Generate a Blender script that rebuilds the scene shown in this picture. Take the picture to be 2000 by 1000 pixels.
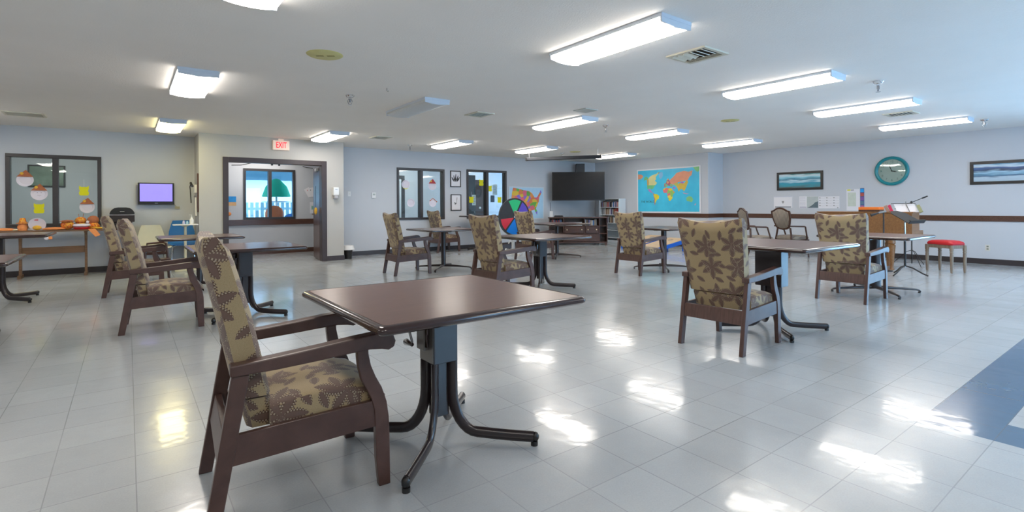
import bpy, bmesh, math, random
from math import sin, cos, pi, radians, atan2, hypot
from mathutils import Vector, Matrix, Euler
random.seed(7)
for o in list(bpy.data.objects): bpy.data.objects.remove(o)
SC = bpy.context.scene
COL = SC.collection

# ------------------------------------------------------------ camera
# the room's axes: X runs along the window walls, Y runs along the clock wall
YAW, ROLL, CAMH = 0.9287, -0.0055, 1.19
cam_d = bpy.data.cameras.new('camera'); cam = bpy.data.objects.new('camera', cam_d); COL.objects.link(cam)
cam_d.sensor_width = 36.0; cam_d.lens = 36.0 * 1004.0 / 2000.0
cam_d.shift_y = (402.0 - 500.0) / 2000.0
cam_d.clip_start = 0.05; cam_d.clip_end = 200
cam.matrix_world = (Matrix.Translation((0, 0, CAMH)) @ Matrix.Rotation(YAW - pi/2, 4, 'Z')
                    @ Matrix.Rotation(pi/2, 4, 'X') @ Matrix.Rotation(ROLL, 4, 'Z'))
SC.camera = cam

# ------------------------------------------------------------ world, exposure
W = bpy.data.worlds.new('World'); SC.world = W; W.use_nodes = True
bg = W.node_tree.nodes['Background']
bg.inputs[0].default_value = (0.37, 0.63, 1.0, 1); bg.inputs[1].default_value = 4.3
SC.view_settings.view_transform = 'Standard'; SC.view_settings.look = 'None'
SC.view_settings.gamma = 1; SC.view_settings.use_curve_mapping = False
SC.view_settings.exposure = 1.50
LAMP = 6.6            # radiance of the ceiling lamps' diffusers

# ------------------------------------------------------------ sizes of the room
YB, YP, XR, XM, ZC = 12.3, 11.5, 13.45, 12.73, 2.63
YJ = 8.05             # where the clock wall steps back
XL, YS = -4.6, -2.8   # walls outside the picture
YC = 14.2             # far wall of the corridor

# ------------------------------------------------------------ materials
MATS = {}
def base_mat(name):
    m = bpy.data.materials.new(name); m.use_nodes = True
    nt = m.node_tree; p = nt.nodes['Principled BSDF']
    MATS[name] = m
    return m, nt, p
def N(nt, typ, **kw):
    n = nt.nodes.new(typ)
    for k, v in kw.items(): setattr(n, k, v)
    return n
def math_(nt, op, a, b=None, c=None, clamp=False):
    n = nt.nodes.new('ShaderNodeMath'); n.operation = op; n.use_clamp = clamp
    for i, v in enumerate((a, b, c)):
        if v is None: continue
        if isinstance(v, (int, float)): n.inputs[i].default_value = v
        else: nt.links.new(v, n.inputs[i])
    return n.outputs[0]
def mixc(nt, fac, a, b):
    n = nt.nodes.new('ShaderNodeMix'); n.data_type = 'RGBA'
    if isinstance(fac, (int, float)): n.inputs[0].default_value = fac
    else: nt.links.new(fac, n.inputs[0])
    for i, v in ((6, a), (7, b)):
        if isinstance(v, tuple): n.inputs[i].default_value = (*v[:3], 1)
        else: nt.links.new(v, n.inputs[i])
    return n.outputs[2]
def mat(name, col, rough=0.5, metal=0.0, var=0.06, scale=8.0, bump=0.0, bscale=60.0, emit=None, estr=1.0, stretch=None, spec=0.5, coat=0.0):
    """plain surface: base colour with a little procedural variation and optional bump"""
    if name in MATS: return MATS[name]
    m, nt, p = base_mat(name)
    tc = N(nt, 'ShaderNodeTexCoord'); mp = N(nt, 'ShaderNodeMapping'); nt.links.new(tc.outputs['Object'], mp.inputs[0])
    if stretch: mp.inputs['Scale'].default_value = stretch
    nz = N(nt, 'ShaderNodeTexNoise'); nz.inputs['Scale'].default_value = scale; nz.inputs['Detail'].default_value = 4
    nt.links.new(mp.outputs[0], nz.inputs['Vector'])
    lo = tuple(c * (1 - var) for c in col); hi = tuple(min(1, c * (1 + var)) for c in col)
    c = mixc(nt, nz.outputs[0], lo, hi)
    nt.links.new(c, p.inputs['Base Color'])
    p.inputs['Roughness'].default_value = rough; p.inputs['Metallic'].default_value = metal
    p.inputs['Specular IOR Level'].default_value = spec
    if coat: p.inputs['Coat Weight'].default_value = coat; p.inputs['Coat Roughness'].default_value = 0.08
    if bump:
        n2 = N(nt, 'ShaderNodeTexNoise'); n2.inputs['Scale'].default_value = bscale; n2.inputs['Detail'].default_value = 3
        nt.links.new(mp.outputs[0], n2.inputs['Vector'])
        b = N(nt, 'ShaderNodeBump'); b.inputs['Strength'].default_value = bump; b.inputs['Distance'].default_value = 0.004
        nt.links.new(n2.outputs[0], b.inputs['Height']); nt.links.new(b.outputs[0], p.inputs['Normal'])
    if emit:
        p.inputs['Emission Color'].default_value = (*emit, 1); p.inputs['Emission Strength'].default_value = estr
    return m
def wood(name, a, b, rough=0.35, scale=(3, 40, 40), coat=0.2):
    if name in MATS: return MATS[name]
    m, nt, p = base_mat(name)
    tc = N(nt, 'ShaderNodeTexCoord'); mp = N(nt, 'ShaderNodeMapping'); nt.links.new(tc.outputs['Object'], mp.inputs[0])
    mp.inputs['Scale'].default_value = scale
    nz = N(nt, 'ShaderNodeTexNoise'); nz.inputs['Scale'].default_value = 1.6; nz.inputs['Detail'].default_value = 6
    nz.inputs['Distortion'].default_value = 0.6
    nt.links.new(mp.outputs[0], nz.inputs['Vector'])
    r = N(nt, 'ShaderNodeValToRGB'); r.color_ramp.elements[0].position = 0.3; r.color_ramp.elements[1].position = 0.75
    r.color_ramp.elements[0].color = (*a, 1); r.color_ramp.elements[1].color = (*b, 1)
    nt.links.new(nz.outputs[0], r.inputs[0]); nt.links.new(r.outputs[0], p.inputs['Base Color'])
    p.inputs['Roughness'].default_value = rough; p.inputs['Coat Weight'].default_value = coat; p.inputs['Coat Roughness'].default_value = 0.15
    return m

WALL = mat('wall_paint', (0.56, 0.59, 0.635), 0.55, var=0.03, scale=1.5, bump=0.15, bscale=90)
WALLP = mat('wall_paint_cream', (0.50, 0.495, 0.475), 0.55, var=0.03, scale=1.5, bump=0.15, bscale=90)
CEIL = mat('ceiling_paint', (0.90, 0.875, 0.835), 0.8, var=0.03, scale=2, bump=0.5, bscale=70)
BASEB = mat('dark_vinyl_base', (0.035, 0.028, 0.03), 0.4, var=0.2)
RAILW = wood('rail_wood', (0.06, 0.024, 0.014), (0.12, 0.052, 0.032))
FRAME = mat('bronze_metal_frame', (0.045, 0.042, 0.045), 0.4, var=0.15)
FRAMED = mat('brown_metal_door_frame', (0.05, 0.034, 0.034), 0.4, var=0.1)
CHW = wood('chair_wood', (0.058, 0.028, 0.023), (0.100, 0.052, 0.042), 0.42, (6, 40, 6), 0.10)
TTOP = wood('walnut_laminate', (0.095, 0.040, 0.027), (0.125, 0.055, 0.038), 0.30, (3, 25, 3), 0.12)
TEDGE = mat('dark_table_edge', (0.028, 0.012, 0.012), 0.2, var=0.15, coat=0.5)
TMET = mat('bronze_powder_coat', (0.024, 0.017, 0.019), 0.28, var=0.12, coat=0.3)
TMETG = mat('grey_powder_coat', (0.20, 0.19, 0.18), 0.3, var=0.1)
BLACK = mat('black_plastic', (0.012, 0.012, 0.013), 0.3, var=0.2)
DARKG = mat('dark_grey_plastic', (0.035, 0.036, 0.04), 0.45, var=0.15)
WHITE = mat('white_plastic', (0.78, 0.79, 0.80), 0.35, var=0.03)
OFFW = mat('offwhite_plastic', (0.66, 0.64, 0.58), 0.4, var=0.04)
WMETAL = mat('white_enamel_metal', (0.62, 0.68, 0.76), 0.35, var=0.03)
CHROME = mat('chrome', (0.75, 0.77, 0.8), 0.12, 1.0, var=0.03)
STEEL = mat('steel_grey', (0.35, 0.36, 0.38), 0.3, 1.0, var=0.05)
PAPER = mat('white_paper', (0.80, 0.80, 0.84), 0.7, var=0.02)
PAPERP = mat('plate_paper', (0.74, 0.71, 0.80), 0.7, var=0.02)
YELLOW = mat('yellow_paper', (0.76, 0.74, 0.005), 0.7, var=0.04)
ORANGE = mat('orange_felt', (0.85, 0.30, 0.10), 0.8, var=0.25, scale=30)
ORANGEB = mat('bright_orange_card', (0.95, 0.22, 0.02), 0.5, var=0.05)
RUST = mat('rust_felt', (0.42, 0.14, 0.06), 0.8, var=0.3, scale=30)
GOLD = mat('gold_felt', (0.80, 0.45, 0.05), 0.8, var=0.3, scale=40)
REDP = mat('red_plastic', (0.62, 0.02, 0.02), 0.35, var=0.1)
REDF = mat('red_vinyl', (0.52, 0.012, 0.02), 0.45, var=0.08)
BLUEP = mat('blue_plastic', (0.02, 0.17, 0.48), 0.35, var=0.06)
BLUEC = mat('blue_painted_wood', (0.01, 0.13, 0.62), 0.4, var=0.06)
CREAM = mat('cream_shell_plastic', (0.60, 0.58, 0.44), 0.35, var=0.05)
OAK = wood('golden_oak', (0.22, 0.095, 0.030), (0.32, 0.15, 0.05), 0.4, (2, 25, 25))
OAKD = wood('trestle_wood', (0.12, 0.062, 0.030), (0.20, 0.11, 0.055), 0.5, (2, 25, 25))
PINE = wood('pale_plywood', (0.62, 0.42, 0.24), (0.74, 0.54, 0.32), 0.5, (3, 25, 25))
GREYW = wood('weathered_grey_wood', (0.20, 0.14, 0.10), (0.32, 0.25, 0.18), 0.5, (20, 20, 3))
BRWN = wood('dark_cabinet_wood', (0.045, 0.017, 0.010), (0.095, 0.038, 0.022), 0.35, (3, 20, 20))
TEAL = mat('teal_enamel', (0.01, 0.23, 0.27), 0.3, var=0.12)
YSTAIN = mat('yellowed_cover', (0.62, 0.58, 0.25), 0.6, var=0.12)
BEIGE = mat('beige_grille_metal', (0.66, 0.63, 0.52), 0.5, var=0.06)
DARKV = mat('vent_shadow_duct', (0.06, 0.05, 0.035), 0.8)
GREEN = mat('green_canvas', (0.0, 0.42, 0.22), 0.7, var=0.1)
CURT = mat('seat_silver_fabric', (0.42, 0.40, 0.38), 0.8, var=0.2, scale=20)
def lamp_mat(name, col, s):
    m, nt, p = base_mat(name)
    p.inputs['Base Color'].default_value = (0.85, 0.87, 0.9, 1); p.inputs['Roughness'].default_value = 0.4
    tc = N(nt, 'ShaderNodeTexCoord'); nz = N(nt, 'ShaderNodeTexNoise'); nz.inputs['Scale'].default_value = 3
    nt.links.new(tc.outputs['Object'], nz.inputs['Vector'])
    v = math_(nt, 'MULTIPLY_ADD', nz.outputs[0], 0.1 * s, 0.95 * s)
    p.inputs['Emission Color'].default_value = (*col, 1); nt.links.new(v, p.inputs['Emission Strength'])
    return m
LENS = lamp_mat('lit_acrylic_lens', (1.0, 0.925, 0.84), LAMP)
LENSW = lamp_mat('lit_warm_acrylic_lens', (1.0, 0.86, 0.42), LAMP * 0.9)
LENSO = mat('unlit_acrylic_lens', (0.62, 0.65, 0.66), 0.35, var=0.03)

def glass_mat():
    m = bpy.data.materials.new('window_glass'); m.use_nodes = True; nt = m.node_tree; nt.nodes.clear()
    out = N(nt, 'ShaderNodeOutputMaterial'); tr = N(nt, 'ShaderNodeBsdfTransparent'); gl = N(nt, 'ShaderNodeBsdfGlossy')
    gl.inputs['Roughness'].default_value = 0.015; tr.inputs[0].default_value = (0.90, 0.97, 0.96, 1)
    fr = N(nt, 'ShaderNodeFresnel'); fr.inputs[0].default_value = 1.5
    mx = N(nt, 'ShaderNodeMixShader'); nt.links.new(fr.outputs[0], mx.inputs[0]); nt.links.new(tr.outputs[0], mx.inputs[1]); nt.links.new(gl.outputs[0], mx.inputs[2])
    nt.links.new(mx.outputs[0], out.inputs[0])
    return m
GLASS = glass_mat()

def floor_mat():
    m, nt, p = base_mat('vinyl_tile_floor')
    T = 0.3048; X0, Y0 = 0.0246, 0.9262
    tc = N(nt, 'ShaderNodeTexCoord'); s = N(nt, 'ShaderNodeSeparateXYZ'); nt.links.new(tc.outputs['Object'], s.inputs[0])
    x, y = s.outputs[0], s.outputs[1]
    u = math_(nt, 'DIVIDE', math_(nt, 'SUBTRACT', x, X0), T); v = math_(nt, 'DIVIDE', math_(nt, 'SUBTRACT', y, Y0), T)
    def line(w):
        f = math_(nt, 'FRACT', w); d = math_(nt, 'MINIMUM', f, math_(nt, 'SUBTRACT', 1.0, f))
        return math_(nt, 'LESS_THAN', d, 0.0075)
    cmb = N(nt, 'ShaderNodeCombineXYZ'); nt.links.new(math_(nt, 'FLOOR', u), cmb.inputs[0]); nt.links.new(math_(nt, 'FLOOR', v), cmb.inputs[1])
    wn = N(nt, 'ShaderNodeTexWhiteNoise'); nt.links.new(cmb.outputs[0], wn.inputs['Vector'])
    lu, lv = line(u), line(v)
    ln = math_(nt, 'MAXIMUM', lu, lv)
    # some joints are tight and hardly show
    n0 = N(nt, 'ShaderNodeTexNoise'); n0.inputs['Scale'].default_value = 0.9; nt.links.new(tc.outputs['Object'], n0.inputs['Vector'])
    lnv = math_(nt, 'MULTIPLY', ln, math_(nt, 'MULTIPLY_ADD', n0.outputs[0], 1.6, -0.2, clamp=True))
    sp = N(nt, 'ShaderNodeTexNoise'); sp.inputs['Scale'].default_value = 140; sp.inputs['Detail'].default_value = 5
    nt.links.new(tc.outputs['Object'], sp.inputs['Vector'])
    cl = N(nt, 'ShaderNodeTexNoise'); cl.inputs['Scale'].default_value = 9; cl.inputs['Detail'].default_value = 6; cl.inputs['Roughness'].default_value = 0.7
    nt.links.new(tc.outputs['Object'], cl.inputs['Vector'])
    c1 = mixc(nt, sp.outputs[0], (0.325, 0.353, 0.372), (0.48, 0.515, 0.537))
    c2 = mixc(nt, cl.outputs[0], (0.367, 0.395, 0.414), (0.475, 0.503, 0.527))
    c3 = mixc(nt, 0.5, c1, c2)
    tv = math_(nt, 'MULTIPLY_ADD', wn.outputs[0], 0.08, 0.94)
    hs = N(nt, 'ShaderNodeHueSaturation'); nt.links.new(tv, hs.inputs['Value']); nt.links.new(c3, hs.inputs['Color'])
    # the blue border let into the pale tiles
    a = math_(nt, 'MULTIPLY', math_(nt, 'GREATER_THAN', x, 3.47), math_(nt, 'MULTIPLY', math_(nt, 'LESS_THAN', y, 0.93), math_(nt, 'GREATER_THAN', y, 0.62)))
    b = math_(nt, 'MULTIPLY', math_(nt, 'MULTIPLY', math_(nt, 'GREATER_THAN', x, 3.47), math_(nt, 'LESS_THAN', x, 3.78)), math_(nt, 'LESS_THAN', y, 0.93))
    blue = math_(nt, 'MAXIMUM', a, b)
    cb = mixc(nt, cl.outputs[0], (0.055, 0.115, 0.20), (0.08, 0.15, 0.25))
    c4 = mixc(nt, blue, hs.outputs[0], cb)
    c5 = mixc(nt, math_(nt, 'MULTIPLY', lnv, 0.62), c4, (0.10, 0.11, 0.12))
    nt.links.new(c5, p.inputs['Base Color'])
    n3 = N(nt, 'ShaderNodeTexNoise'); n3.inputs['Scale'].default_value = 2.5; n3.inputs['Detail'].default_value = 5
    nt.links.new(tc.outputs['Object'], n3.inputs['Vector'])
    nt.links.new(math_(nt, 'MULTIPLY_ADD', n3.outputs[0], 0.16, 0.12), p.inputs['Roughness'])
    p.inputs['Specular IOR Level'].default_value = 0.45
    p.inputs['Coat Weight'].default_value = 0.28; p.inputs['Coat Roughness'].default_value = 0.06
    # each tile lies at its own tiny tilt, and the wax is wavy
    wv = N(nt, 'ShaderNodeTexNoise'); wv.inputs['Scale'].default_value = 7.0; wv.inputs['Detail'].default_value = 2
    nt.links.new(tc.outputs['Object'], wv.inputs['Vector'])
    hgt = math_(nt, 'SUBTRACT', wv.outputs[0], math_(nt, 'MULTIPLY', ln, 0.5))
    bp = N(nt, 'ShaderNodeBump'); bp.inputs['Strength'].default_value = 0.16; bp.inputs['Distance'].default_value = 0.008
    nt.links.new(hgt, bp.inputs['Height']); nt.links.new(bp.outputs[0], p.inputs['Normal']); nt.links.new(bp.outputs[0], p.inputs['Coat Normal'])
    return m
FLOOR = floor_mat()

def leaf_fabric():
    """olive upholstery woven with brown flowers and single leaves with saw-toothed, dotted edges (metric UV)"""
    m, nt, p = base_mat('leaf_upholstery')
    uv = N(nt, 'ShaderNodeTexCoord').outputs['UV']
    base = mixc(nt, 0.5, (0.30, 0.245, 0.125), (0.36, 0.30, 0.165))
    wv = N(nt, 'ShaderNodeTexNoise'); wv.inputs['Scale'].default_value = 260; nt.links.new(uv, wv.inputs['Vector'])
    base = mixc(nt, wv.outputs[0], (0.245, 0.178, 0.088), (0.41, 0.315, 0.175))
    def motif(scale, offs, rnd, petals, L, Wd, choose):
        mp = N(nt, 'ShaderNodeMapping'); mp.inputs['Location'].default_value = offs; nt.links.new(uv, mp.inputs[0])
        vo = N(nt, 'ShaderNodeTexVoronoi'); vo.voronoi_dimensions = '2D'; vo.inputs['Scale'].default_value = scale; vo.inputs['Randomness'].default_value = rnd
        nt.links.new(mp.outputs[0], vo.inputs['Vector'])
        sb = N(nt, 'ShaderNodeVectorMath', operation='SUBTRACT'); nt.links.new(mp.outputs[0], sb.inputs[0]); nt.links.new(vo.outputs['Position'], sb.inputs[1])
        sx = N(nt, 'ShaderNodeSeparateXYZ'); nt.links.new(sb.outputs[0], sx.inputs[0])
        sc = N(nt, 'ShaderNodeSeparateColor'); nt.links.new(vo.outputs['Color'], sc.inputs[0])
        r = math_(nt, 'SQRT', math_(nt, 'ADD', math_(nt, 'POWER', sx.outputs[0], 2.0), math_(nt, 'POWER', sx.outputs[1], 2.0)))
        th = math_(nt, 'ADD', math_(nt, 'ARCTAN2', sx.outputs[1], sx.outputs[0]), math_(nt, 'MULTIPLY', sc.outputs[0], 6.28))
        if petals > 1:
            k = 2 * pi / petals
            ph = math_(nt, 'SUBTRACT', math_(nt, 'MULTIPLY', math_(nt, 'FRACT', math_(nt, 'DIVIDE', math_(nt, 'ADD', th, 20 * k), k)), k), k / 2)
            u = math_(nt, 'MULTIPLY', r, math_(nt, 'COSINE', ph)); v = math_(nt, 'ABSOLUTE', math_(nt, 'MULTIPLY', r, math_(nt, 'SINE', ph)))
            uu = math_(nt, 'DIVIDE', u, L)
        else:
            u = math_(nt, 'MULTIPLY', r, math_(nt, 'COSINE', th)); v = math_(nt, 'ABSOLUTE', math_(nt, 'MULTIPLY', r, math_(nt, 'SINE', th)))
            uu = math_(nt, 'MULTIPLY_ADD', math_(nt, 'DIVIDE', u, L), 0.5, 0.5)
        cl = math_(nt, 'MINIMUM', math_(nt, 'MAXIMUM', uu, 0.0), 1.0)
        w = math_(nt, 'MULTIPLY', math_(nt, 'POWER', math_(nt, 'SINE', math_(nt, 'MULTIPLY', cl, pi)), 0.8), Wd)
        saw = math_(nt, 'SINE', math_(nt, 'MULTIPLY', u, 560.0))
        w2 = math_(nt, 'MULTIPLY', w, math_(nt, 'MULTIPLY_ADD', saw, 0.16, 1.0))
        ins = math_(nt, 'LESS_THAN', v, w2)
        ins = math_(nt, 'MULTIPLY', ins, math_(nt, 'GREATER_THAN', w, 0.0012))
        q = math_(nt, 'DIVIDE', v, math_(nt, 'MAXIMUM', w, 0.001))
        ring = math_(nt, 'MULTIPLY', math_(nt, 'GREATER_THAN', q, 0.60), math_(nt, 'LESS_THAN', q, 0.88))
        dots = math_(nt, 'MULTIPLY', math_(nt, 'MULTIPLY', ring, math_(nt, 'GREATER_THAN', saw, 0.15)), ins)
        core = math_(nt, 'MULTIPLY', ins, math_(nt, 'LESS_THAN', q, 0.5))
        on = choose(sc.outputs[1])
        return math_(nt, 'MULTIPLY', ins, on), math_(nt, 'MULTIPLY', dots, on), math_(nt, 'MULTIPLY', core, on)
    gt = lambda s: math_(nt, 'GREATER_THAN', s, -1.0)
    some = lambda s: math_(nt, 'GREATER_THAN', s, 0.12)
    A = motif(4.5, (0.03, 0.05, 0), 0.45, 6, 0.105, 0.024, gt)
    B = motif(10.0, (0.31, 0.17, 0), 0.65, 1, 0.042, 0.019, some)
    ins = math_(nt, 'MAXIMUM', A[0], B[0]); dots = math_(nt, 'MAXIMUM', A[1], B[1]); core = math_(nt, 'MAXIMUM', A[2], B[2])
    c = mixc(nt, ins, base, (0.088, 0.046, 0.030)); c = mixc(nt, core, c, (0.125, 0.073, 0.054)); c = mixc(nt, dots, c, (0.33, 0.27, 0.19))
    nt.links.new(c, p.inputs['Base Color']); p.inputs['Roughness'].default_value = 0.7
    p.inputs['Sheen Weight'].default_value = 0.25
    b = N(nt, 'ShaderNodeBump'); b.inputs['Strength'].default_value = 0.3; b.inputs['Distance'].default_value = 0.002
    nt.links.new(wv.outputs[0], b.inputs['Height']); nt.links.new(b.outputs[0], p.inputs['Normal'])
    return m
LEAF = leaf_fabric()

def stripe_mat(name, a, b, scale, axis=1, rough=0.7):
    m, nt, p = base_mat(name)
    tc = N(nt, 'ShaderNodeTexCoord'); s = N(nt, 'ShaderNodeSeparateXYZ'); nt.links.new(tc.outputs['Object'], s.inputs[0])
    f = math_(nt, 'GREATER_THAN', math_(nt, 'SINE', math_(nt, 'MULTIPLY', s.outputs[axis], scale)), 0.2)
    nt.links.new(mixc(nt, f, a, b), p.inputs['Base Color']); p.inputs['Roughness'].default_value = rough
    return m
STRIPE = stripe_mat('striped_damask', (0.20, 0.17, 0.15), (0.34, 0.30, 0.24), 190)
def seascape(name, bands):
    """a painted landscape: wavy horizontal bands of colour, with noise"""
    m, nt, p = base_mat(name)
    tc = N(nt, 'ShaderNodeTexCoord'); s = N(nt, 'ShaderNodeSeparateXYZ'); nt.links.new(tc.outputs['Generated'], s.inputs[0])
    mp = N(nt, 'ShaderNodeMapping'); nt.links.new(tc.outputs['Generated'], mp.inputs[0]); mp.inputs['Scale'].default_value = (1, 5, 3)
    nz = N(nt, 'ShaderNodeTexNoise'); nz.inputs['Scale'].default_value = 2.2; nz.inputs['Detail'].default_value = 6; nt.links.new(mp.outputs[0], nz.inputs['Vector'])
    f = math_(nt, 'ADD', s.outputs[2], math_(nt, 'MULTIPLY_ADD', nz.outputs[0], 0.5, -0.25))
    r = N(nt, 'ShaderNodeValToRGB'); nt.links.new(f, r.inputs[0])
    els = r.color_ramp.elements; els[0].position = bands[0][0]; els[0].color = (*bands[0][1], 1); els[1].position = bands[-1][0]; els[1].color = (*bands[-1][1], 1)
    for pos, c in bands[1:-1]:
        e = els.new(pos); e.color = (*c, 1)
    nt.links.new(r.outputs[0], p.inputs['Base Color']); p.inputs['Roughness'].default_value = 0.25
    return m
SEA = seascape('painted_shore', [(0.0, (0.10, 0.12, 0.11)), (0.2, (0.03, 0.32, 0.42)), (0.38, (0.03, 0.30, 0.45)), (0.5, (0.50, 0.72, 0.80)), (0.6, (0.05, 0.22, 0.34)), (0.75, (0.25, 0.62, 0.75)), (0.9, (0.60, 0.75, 0.80)), (1.0, (0.05, 0.28, 0.30))])
LAKE = seascape('painted_mountain_lake', [(0.0, (0.40, 0.52, 0.62)), (0.2, (0.45, 0.60, 0.72)), (0.3, (0.05, 0.12, 0.22)), (0.42, (0.12, 0.28, 0.42)), (0.52, (0.35, 0.60, 0.78)), (0.62, (0.02, 0.05, 0.12)), (0.78, (0.04, 0.12, 0.30)), (0.86, (0.62, 0.75, 0.85)), (1.0, (0.10, 0.32, 0.50))])
def cellmat(name, cols, scale, rough=0.6):
    """patchwork of coloured cells, as the states or countries on a printed map"""
    m, nt, p = base_mat(name)
    tc = N(nt, 'ShaderNodeTexCoord'); vo = N(nt, 'ShaderNodeTexVoronoi'); vo.inputs['Scale'].default_value = scale
    nt.links.new(tc.outputs['Object'], vo.inputs['Vector'])
    sc = N(nt, 'ShaderNodeSeparateColor'); nt.links.new(vo.outputs['Color'], sc.inputs[0])
    r = N(nt, 'ShaderNodeValToRGB'); r.color_ramp.interpolation = 'CONSTANT'; nt.links.new(sc.outputs[0], r.inputs[0])
    els = r.color_ramp.elements; els[0].position = 0; els[0].color = (*cols[0], 1); els[1].position = 1 / len(cols); els[1].color = (*cols[1], 1)
    for i, c in enumerate(cols[2:], 2):
        e = els.new(i / len(cols)); e.color = (*c, 1)
    nt.links.new(r.outputs[0], p.inputs['Base Color']); p.inputs['Roughness'].default_value = rough
    return m
SEAMAP = mat('map_ocean', (0.07, 0.58, 0.95), 0.3, var=0.25, scale=3)
USSEA = mat('usmap_water', (0.42, 0.66, 0.86), 0.4, var=0.06)
STATES = cellmat('map_states', [(0.72, 0.22, 0.08), (0.75, 0.52, 0.06), (0.15, 0.45, 0.08), (0.70, 0.14, 0.22), (0.25, 0.17, 0.62), (0.75, 0.30, 0.10), (0.68, 0.15, 0.08)], 8)
AFR = cellmat('map_africa', [(0.85, 0.65, 0.05), (0.85, 0.35, 0.10), (0.30, 0.60, 0.15), (0.80, 0.20, 0.25), (0.85, 0.7, 0.1)], 9)
EUR = cellmat('map_europe', [(0.60, 0.12, 0.15), (0.25, 0.50, 0.25), (0.75, 0.35, 0.15), (0.30, 0.15, 0.35)], 18)
CRAFTM = cellmat('autumn_cloth', [(0.75, 0.18, 0.02), (0.80, 0.42, 0.03), (0.45, 0.06, 0.02), (0.70, 0.28, 0.05)], 55)
BOOKCOL = [mat('book_%s' % n, c, 0.5, var=0.1) for n, c in (('navy', (0.03, 0.05, 0.12)), ('grey', (0.35, 0.36, 0.38)), ('white', (0.7, 0.7, 0.7)), ('red', (0.35, 0.05, 0.05)), ('blue', (0.08, 0.2, 0.45)), ('brown', (0.22, 0.13, 0.08)), ('black', (0.02, 0.02, 0.025)), ('tan', (0.45, 0.36, 0.26)), ('violet', (0.25, 0.2, 0.4)))]

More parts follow.
